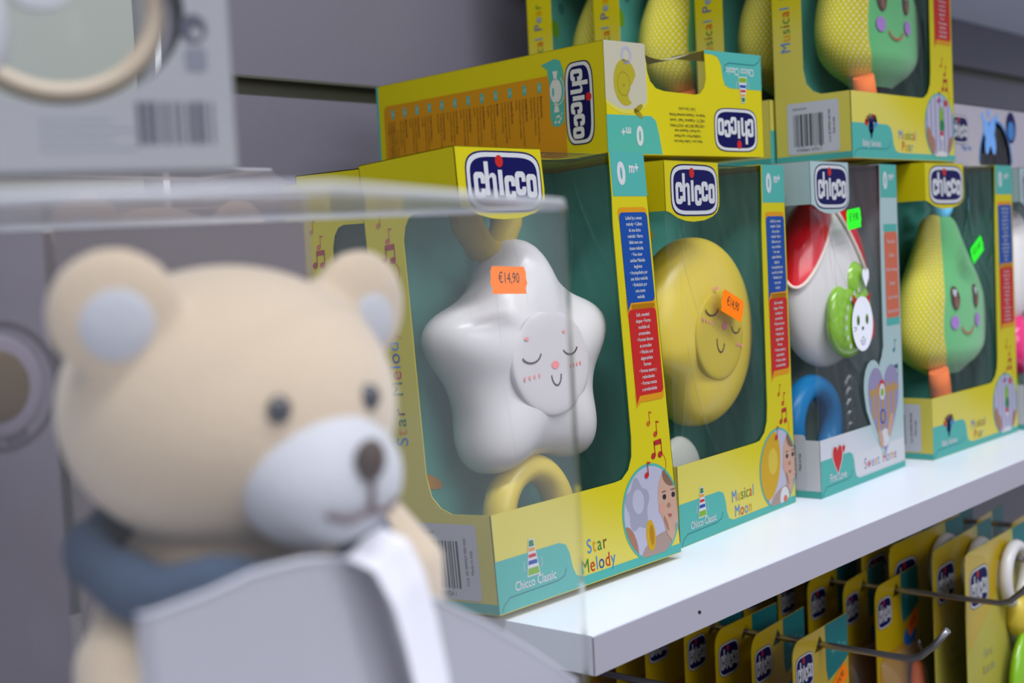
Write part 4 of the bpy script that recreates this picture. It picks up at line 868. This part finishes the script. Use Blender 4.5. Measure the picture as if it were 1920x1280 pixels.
RB = [(-.2965, -.1610, .1215), (-.2905, -.1640, .1175), (-.2855, -.1645, .1080), (-.2805, -.1630, .0960), (-.2750, -.1610, .0800), (-.2715, -.160, .060), (-.270, -.159, .0215)]
def rib(u, v):
    t = v*(len(RB)-1); i = min(len(RB)-2, int(t)); q = t-i; p = Vector(RB[i]).lerp(Vector(RB[i+1]), q)
    return loc(p.x+(u-.5)*.0155, p.y-.001+(u-.5)*.0038-.0006*math.sin(u*math.pi*2.5+v*4), p.z+(u-.5)*.004)
b.grid(rib, 16, 40, RIB); b.build('ribbon', cb)
b = MB(); k = 0; b.v += [Vector(loc(x, y, .0208)) for x, y in PL]; b.face(range(len(PL)), CARD); b.build('card_floor', cb)

# second clear box behind it
MAUV = mat('mauve_grey_card', (92, 80, 84), .6, mottle=.08, bscale=120)
gb = empty('clear_gift_box', (-.18, .05, .0202)); tag(gb, 'clear box with mauve-grey card front standing behind the teddy box', 'gift box')
b = MB(); x0, x1, y0, y1, zt = -.245, -.1215, .05, .122, .229
loc2 = lambda x, y, z: (x+.18, y-.05, z-.0202)
PL2 = [(x0, y0), (x1, y0), (x1, y1), (x0, y1)]
def shell(zs, ins, m, b):
    for (za, zb_) in zip(zs, zs[1:]):
        ia, ib = ins[zs.index(za)], ins[zs.index(zb_)]
        A = [(x0+ia, y0+ia), (x1-ia, y0+ia), (x1-ia, y1-ia), (x0+ia, y1-ia)]; B = [(x0+ib, y0+ib), (x1-ib, y0+ib), (x1-ib, y1-ib), (x0+ib, y1-ib)]
        for i in range(4):
            j = (i+1) % 4; k = len(b.v); b.v += [Vector(loc2(*A[i], za)), Vector(loc2(*A[j], za)), Vector(loc2(*B[j], zb_)), Vector(loc2(*B[i], zb_))]; b.face((k, k+1, k+2, k+3), m)
    k = len(b.v); b.v += [Vector(loc2(*p, zs[-1])) for p in B]; b.face((k, k+1, k+2, k+3), m)
PVC2 = film('clear_plastic_brown_reflection', .03, .07, .12, tint=(.84, .78, .77), bump=.2, bscale=20)  # brown tint stands in for reflections in clear plastic
shell([.0206, .216, .229], [0, 0, .011], PVC2, b); b.build('clear_shell', gb)
b = MB(); b.tube([loc2(*p, .216) for p in PL2], .0007, PVCE, 6, True); b.tube([loc2(x, y, .229) for x, y in ((x0+.011, y0+.011), (x1-.011, y0+.011), (x1-.011, y1-.011), (x0+.011, y1-.011))], .0007, PVCE, 6, True); b.build('folded_top_edge', gb)
b = MB(); b.box(x0+.002+.18, .002, .0006, x1-.002+.18, .0026, .186, MAUV); b.box(x0+.002+.18, .068, .0006, x1-.002+.18, .0686, .186, MAUV); b.build('card_sleeve', gb)
b2 = copy_tree(be); b2.location = (-.172, .09, .047); b2.scale = (1, .72, 1); tag(b2, 'pale plush bear inside the mauve-grey box, only the top of its head visible')
b = MB(); b.box(-.045, -.026, -.026, .045, .02, -.0005, mat('white_inner_stand', (210, 206, 212), .5)); o = b.build('inner_stand', gb); o.location = (b2.location.x-gb.location.x, b2.location.y-gb.location.y, b2.location.z-gb.location.z)

# neighbouring grey carton with a round medallion at the left edge
nb = empty('toy_box', (-.345, .026, .0202)); tag(nb, 'mauve-grey carton with a round brown medallion, cut off by the left edge', 'toy box')
GREY = mat('grey_mauve_carton', (104, 96, 106), .5, mottle=.05, bscale=60); b = MB(); b.box(-.09, 0, 0, .082, .018, .184, GREY); b.build('carton', nb)
F = Fr((0, 0, 0), (1, 0, 0), (0, 0, 1), (0, -1, 0)); b = MB(); DG = mat('dark_ring_print', (72, 64, 73), .5)
cx, cz = 63, 132
b.poly(F, [ellp(cx, cz, 21, 22, 40), ellp(cx, cz, 19, 20, 40)[::-1]], DG, .3); b.ell(F, cx+4, cz-17, 4, 4, DG, .36); b.build('ring_print', nb)
b = MB(); b.ball(mm((cx-2, -.5, cz)), (.0125, .003, .0135), mat('brown_medallion', (84, 67, 45), .5), 28, 14); b.build('medallion', nb)
b = MB(); b.ball(mm((cx-2, -.5, cz)), (.0165, .0018, .0175), mat('pale_medallion_rim', (118, 108, 120), .5), 28, 14); b.build('medallion_rim', nb)

# ------------------------------------------------------------------ hanging teether pack, top left
tp = empty('hanging_pack', (-.2815, -.1060, .2138), (0, 0, R(-24))); tag(tp, 'white hanging pack with a beige ring in its oval window, top left corner', 'toy pack')
F = Fr((0, 0, 0), (1, 0, 0), (0, 0, 1), (0, -1, 0)); b = MB(); TPW = mat('white_pack_card', (144, 143, 148), .45)
ov = ellp(-45, 42, 33, 25, 40)
b.poly(F, [[(-118, 0), (0, 0), (0, 108), (-45, 108), (-72, 108), (-118, 108)], ov[::-1], ellp(-59, 100, 6, 3, 16)[::-1]], TPW, 0, .5)
Bk = Fr((0, .016, 0), (1, 0, 0), (0, 0, 1), (0, -1, 0)); b.poly(Bk, [[(-118, 0), (0, 0), (0, 108), (-118, 108)], ov[::-1], ellp(-59, 100, 6, 3, 16)[::-1]], TPW, 0, .5)
b.box(-.118, 0, 0, 0, .016, .0006, TPW); b.box(-.0006, 0, 0, 0, .016, .108, TPW); b.box(-.118, 0, 0, -.1174, .016, .108, TPW); b.build('pack_card', tp)
b = MB(); GP = mat('grey_barcode_ink', (78, 78, 90), .5)
rg = random.Random(5); x = -26.0
while x < -6:
    wd = rg.choice((.7, 1.0, 1.4)); b.rect(F, x, 7, min(x+wd, -5), 18, GP, .2); x += wd+rg.choice((.4, .6, 1.4))
b.poly(F, [ellp(-10, 37, 3.6, 3.8, 24), ellp(-9.2, 36, 1.6, 1.6, 16)[::-1]], GP, .2); b.rrect(F, -12.5, 26, -7, 32, 1, mat('faint_grey_print', (114, 114, 125), .5), .2)
for i in range(4): b.rect(F, -50, 6+i*2.4, -26-(i % 2)*6, 7+i*2.4, mat('pale_grey_print', (145, 145, 154), .5), .2)
b.build('printed_marks', tp)
b = MB(); b.tube([mm((-43+25*math.cos(a), 8, 43+22*math.sin(a))) for a in [2*math.pi*i/48 for i in range(48)]], .0029, mat('beige_ring_plastic', (176, 158, 136), .35, .5), 14, True, .9); b.build('teething_ring', tp)
b = MB(); b.rrect(Fr((0, .006, 0), (1, 0, 0), (0, 0, 1), (0, -1, 0)), -56, 42, -38, 90, 8, mat('white_soft_tab', (170, 170, 175), .5), 0, (1, 1, 1, 1), 3); b.build('fabric_tab', tp)
b = MB(); b.ball(mm((-62, 8, 38)), (.0075, .005, .016), mat('white_soft_tab', (170, 170, 175), .5), 20, 14); b.build('soft_leaf', tp)
film_mesh([(F, -82, -12, 12, 68, .3)], 77, PVC).build('window_film', tp)
tg = empty('display_peg', (-.3, .3995, .3132)); tag(tg, 'wire peg out of frame that the hanging pack is hooked on', 'display peg')
b = MB(); e = tp.location + Matrix.Rotation(R(-24), 3, 'Z') @ Vector((-.059, 0, .0985)); d0 = Vector((math.sin(R(24)), math.cos(R(24)), 0)); e = e - tg.location
b.tube([(e.x+d0.x*0+0, 0, e.z), (e.x, e.y+.2, e.z), (e.x, e.y+.03, e.z), (e.x, e.y-.02, e.z), (e.x, e.y-.03, e.z+.008)], .0018, METAL, 8); b.build('wire', tg)
